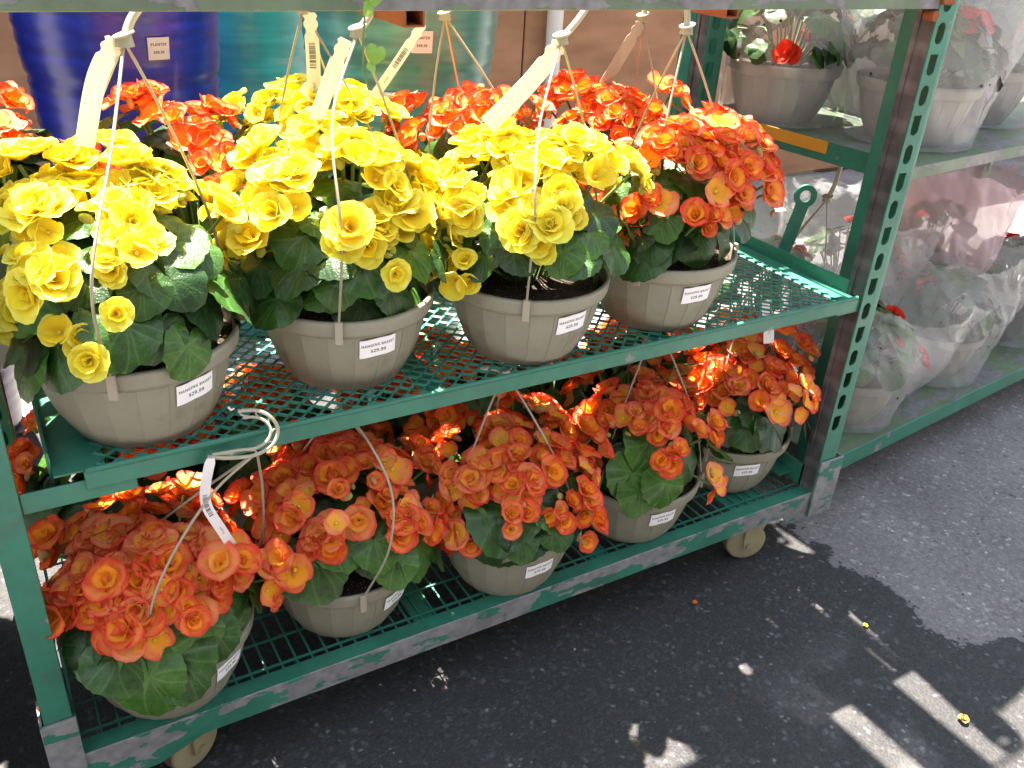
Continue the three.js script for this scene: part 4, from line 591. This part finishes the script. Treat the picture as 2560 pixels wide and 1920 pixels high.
// ---------- second cart, turned a little, with sleeved baskets ----------
const C2 = [1.662, 0, -0.078], A2 = 0.112, H2 = 0.875;
const c2 = thing('plant_cart', 'green steel cart at the right with bagged baskets on solid shelves', 'cart', C2, A2);
{
  const D2 = 0.55, L2 = 1.5;
  for (const [x, z, s] of [[0, 0, -1], [L2, 0, 1], [0, -D2, -1], [L2, -D2, 1]]) makePost(c2, x, z, s, true, 1.95);
  const b = part('bottom_shelf', merge([box(0, L2, 0.160, 0.164, -D2, -0.003), box(0, L2, 0.13, 0.185, -D2 - 0.004, -D2 - 0.0005)]), M.pale, c2);
  part('front_rail', box(-0.04, L2 + 0.04, 0.132, 0.178, -0.0022, 0.0012, 0.001), M.paint, c2);
  const m = part('middle_shelf', merge([box(0.0, L2, H2 - 0.008, H2 - 0.004, -D2, -0.003), box(0, L2, H2 - 0.02, H2 + 0.015, -D2 - 0.004, -D2 - 0.0005)]), M.pale, c2);
  part('end_flange', box(-0.004, -0.0005, H2 - 0.035, H2 + 0.008, -D2 + 0.04, -0.045, 0.0008), M.paint, m);
  part('end_flange_tape', box(-0.0062, -0.0042, H2 - 0.018, H2 + 0.0085, -D2 + 0.04, -0.2, 0.0004), std({ color: 0xc8871c, roughness: 0.6 }), m).userData.label = 'orange yellow tape along the shelf end';
  part('front_rail', box(-0.02, L2 + 0.04, H2 - 0.024, H2 + 0.002, -0.0022, 0.0012, 0.001), M.pale, c2);
  const tp = part('top_shelf', merge([box(0, L2, 1.70, 1.705, -D2, -0.003), box(-0.02, L2 + 0.02, 1.67, 1.71, -0.0022, 0.0012)]), M.pale, c2);
  part('head_shelf', box(-0.085, L2, 1.951, 1.97, -0.5, 0.0, 0.001), M.pale, c2);
  for (const [x, z, y] of [[0.1, -0.08, 0.6], [1.4, -0.08, -0.4], [0.1, -0.47, 0.4], [1.4, -0.47, 1]]) caster(c2, x, z, y);
}
{ // a third cart, left of the picture, shades the ground at the left post
  const c3 = c2.clone(); c3.name = numbered('plant_cart'); c3.position.set(-1.70, 0, -0.02); c3.rotation.y = 0; c3.userData = { label: 'green cart beyond the left picture edge, mostly out of view', category: 'cart' }; scene.add(c3);
  for (const [i, z] of [[0, -0.17], [1, -0.42]]) { const t = greenBasket(['foliage basket at the front', 'foliage basket at the back'][i] + ' corner of the left cart top', -0.19, z, 110, 52 + i); t.position.y = 1.706; t.scale.setScalar(1.35); t.userData.group = 'foliage baskets on the left cart'; }
}
{ // flat lever with an eye, standing behind the right end of the middle shelf
  const t = thing('pull_bar', 'flat green metal bar with a ring eye beside the shelf end', 'handle', [1.548, 0, -0.235]);
  const s = new THREE.Shape(); s.moveTo(-0.017, -0.14); s.lineTo(0.008, -0.14); s.lineTo(0.0125, -0.02); s.absarc(0, 0, 0.023, -1.0, Math.PI + 1.0, false); s.lineTo(-0.0125, -0.02); const h = new THREE.Path(); h.absarc(0, 0, 0.014, 0, Math.PI * 2, true); s.holes.push(h);
  const m = part('bar', metreUV(new THREE.ExtrudeGeometry(s, { depth: 0.005, bevelEnabled: true, bevelSize: 0.0015, bevelThickness: 0.0015, bevelSegments: 2, curveSegments: 20 })), M.paint, t); m.position.set(0, 0.785, 0); m.rotation.set(-0.1, -0.5, -0.22);
  part('foot', box(-0.045, -0.028, 0.58, 0.66, -0.01, 0.012, 0.001), M.paint, t);
}
const onC2 = (x, y, z) => V(x, y, z).applyAxisAngle(UP, A2).add(V(...C2)).toArray();
// clear plastic sleeve: open at the top, creased, with punched holes
function sleeve(t, r, r0, r1, h, flare, lean = [0, 0], mat = M.bag) {
  const NT = 104, NV = 40, pos = [], uv = [], ix = [], s = Math.floor(r() * 900), amp = 0.012; const rad = (a, k) => { const prof = lerp(r0, r1, sstep(0.0, 0.75, k)) + flare * sstep(0.8, 1, k); const cx = Math.cos(a), sx = Math.sin(a); const n1 = fbm(cx * 3 + 20, sx * 3 + k * 4 + 20, 4096, s, 3) - 0.5, n2 = Math.sin(a * 9 + 5 * fbm(cx * 2 + 9, sx * 2 + k * 2 + 9, 4096, s + 5, 2)) * 0.5; const rd = 1 - Math.abs(2 * fbm(cx * 5 + 31 + k * 3, sx * 5 + k * 7 + 31, 4096, s + 13, 3) - 1); return prof + (0.25 + k) * 0.02 * (rd - 0.6) + (0.3 + 1.2 * k) * (amp * 2.2 * n1 + amp * 0.45 * n2); };
  for (let j = 0; j <= NV; j++) for (let i = 0; i <= NT; i++) { const a = (i % NT) / NT * Math.PI * 2, k = j / NV, top = k > 0.9 ? (fbm(Math.cos(a) * 2 + 5, Math.sin(a) * 2 + 5, 4096, s + 9, 3) - 0.5) * 0.16 * (k - 0.9) / 0.1 : 0, q = rad(a, k); pos.push(Math.sin(a) * q + lean[0] * k * k, 0.002 + h * k + top, Math.cos(a) * q + lean[1] * k * k); uv.push(i / NT * 0.9, k * h); }
  for (let j = 0; j < NV; j++) for (let i = 0; i < NT; i++) { const a = j * (NT + 1) + i, b = a + NT + 1; ix.push(a, a + 1, b, a + 1, b + 1, b); }
  const g = new THREE.BufferGeometry(); g.setAttribute('position', new THREE.Float32BufferAttribute(pos, 3)); g.setAttribute('uv', new THREE.Float32BufferAttribute(uv, 2)); g.setIndex(ix); g.computeVertexNormals(); const sl = part('plastic_sleeve', g, mat, t);
  const hg = []; for (let i = 0; i < 16; i++) { const a = i / 16 * 6.283 + (i % 2) * 0.2, k = 0.35 + (i % 3) * 0.2, q = rad(a, k) + 0.0012; const c = new THREE.CircleGeometry(0.0034, 10); c.rotateY(a); c.translate(Math.sin(a) * q + lean[0] * k * k, h * k, Math.cos(a) * q + lean[1] * k * k); hg.push(c); } part('vent_hole', mergeGeometries(hg), M.dark, sl);
}
const bagLeaf = LEAFM;
function bagged(label, pos, kind, o = {}) {
  const r = rngOf(o.seed), t = thing('bagged_basket', label, 'bagged basket', pos, 0, 'baskets in plastic sleeves on the right cart'); t.userData_stems = [];
  addPot(t, o.pot ?? M.pot).rotation.y = r(); const h = o.h ?? 0.15;
  for (let i = 0; i < (o.leaves ?? 56); i++) { const p = dome(r, 0.155, h, false); addLeaf(t, p, 0.024 + 0.018 * r(), r, bagLeaf); }
  for (let i = 0; i < (o.fl ?? 4); i++) { const p = dome(r, 0.165, h * 1.05, false); addCluster(t, p, 0.014, 2, kind, M.petalO, r, 1.0); }
  finishStems(t);
  if (o.sleeve !== 0) sleeve(t, r, o.r0 ?? 0.142, o.r1 ?? 0.2, o.sh ?? 0.36, o.flare ?? 0.03, o.lean ?? [0, 0], o.mat);
  if (o.hook) addHanger(t, o.hook[0], 0.6, o.hook.slice(1), { mat: M.hanger });
  return t;
}
bagged('clear bagged basket at the front left of the right cart bottom shelf', [1.885, 0.166, -0.26], 'scarlet', { seed: 3, r0: 0.13, r1: 0.215, sh: 0.36, flare: 0.03, lean: [0.06, 0.0], fl: 6 });
bagged('clear bagged basket with crumpled base right of the green post', [2.335, 0.166, -0.335], 'scarlet', { seed: 4, r0: 0.145, r1: 0.19, sh: 0.38, flare: 0.02, fl: 5 });
bagged('dark potted basket at the right edge of the bottom shelf', [2.80, 0.166, -0.40], 'scarlet', { seed: 5, pot: M.dark, r1: 0.2, sh: 0.36 });
bagged('bagged basket with brown hook behind the right end of the mesh shelf', [1.80, 0.166, -0.52], 'scarlet', { seed: 6, r0: 0.142, r1: 0.21, sh: 0.5, flare: 0.02, h: 0.24, hook: [[-0.05, 0.56, 0.18], [-0.06, 0.6, 0.2], [-0.075, 0.66, 0.22], [-0.055, 0.685, 0.22], [-0.03, 0.67, 0.22]], mat: M.bag });
bagged('bagged basket in the middle of the right cart bottom back row', [2.17, 0.166, -0.56], 'scarlet', { seed: 7, sh: 0.46, r1: 0.2, h: 0.22 });
bagged('pinkish bagged basket at the right of the bottom back row', [2.52, 0.166, -0.55], 'scarlet', { seed: 8, sh: 0.54, r1: 0.2, h: 0.26, mat: phys({ color: 0xe8c8d2, roughness: 0.22, transparent: true, opacity: 0.5, bumpMap: T.wornBump, bumpScale: 0.002 }) });
bagged('bagged basket at the left end of the right cart upper shelf', [1.755, H2 - 0.002, -0.555], 'scarlet', { seed: 9, r1: 0.165, sh: 0.42 });
bagged('large bagged basket on the upper shelf just behind the green post', [1.90, H2 - 0.002, -0.285], 'scarlet', { seed: 10, r1: 0.19, sh: 0.42 });
bagged('bagged basket at the right edge of the upper shelf', [2.29, H2 - 0.002, -0.40], 'scarlet', { seed: 12, r1: 0.18, sh: 0.42 });
bagged('bagged basket on the upper shelf behind the large one', [2.12, H2 - 0.002, -0.58], 'scarlet', { seed: 13, r1: 0.16, sh: 0.4, leaves: 26 });
for (let i = 0; i < 5; i++) { const t = greenBasket(['first', 'second', 'third', 'fourth', 'fifth'][i] + ' foliage basket from the left on the right cart top', 0, 0, 30, 80 + i); t.position.set(...onC2(0.13 + i * 0.3, 1.706, -0.18)); t.userData.group = 'foliage baskets on the right cart top'; }
// ---------- fallen bits ----------
{
  const r = rngOf(17), fl = (name, label, x, z, s, mat, geo) => { const m = part(name, geo, mat, scene); m.position.set(x, 0.004, z); m.scale.setScalar(s); m.rotation.set((r() - 0.5) * 0.3, r() * 6.3, (r() - 0.5) * 0.3); tag(m, label, name.includes('leaf') ? 'leaf' : 'petal'); };
  fl('fallen_leaf', 'small green leaf lying on the wet asphalt under the rail', 0.66, 0.26, 0.011, LEAFM[1], LEAVES[2]);
  fl('fallen_flower', 'withered begonia flower in the sunlit strip of asphalt', 1.425, 0.50, 0.42, std({ color: 0x9c7a3c, roughness: 0.9 }), FLOWERS.orange[3]);
  fl('fallen_petal', 'pale petal scrap on the asphalt below the caster', 1.18, 0.02, 0.25, M.petalO, FLOWERS.orange[5]);
  fl('fallen_petal', 'tiny yellow petal scrap beside the small sunlit spot', 1.46, 0.24, 0.22, M.petalY, FLOWERS.yellow[1]);
}
renderer.setSize(1024, 768);
renderer.render(scene, camera);
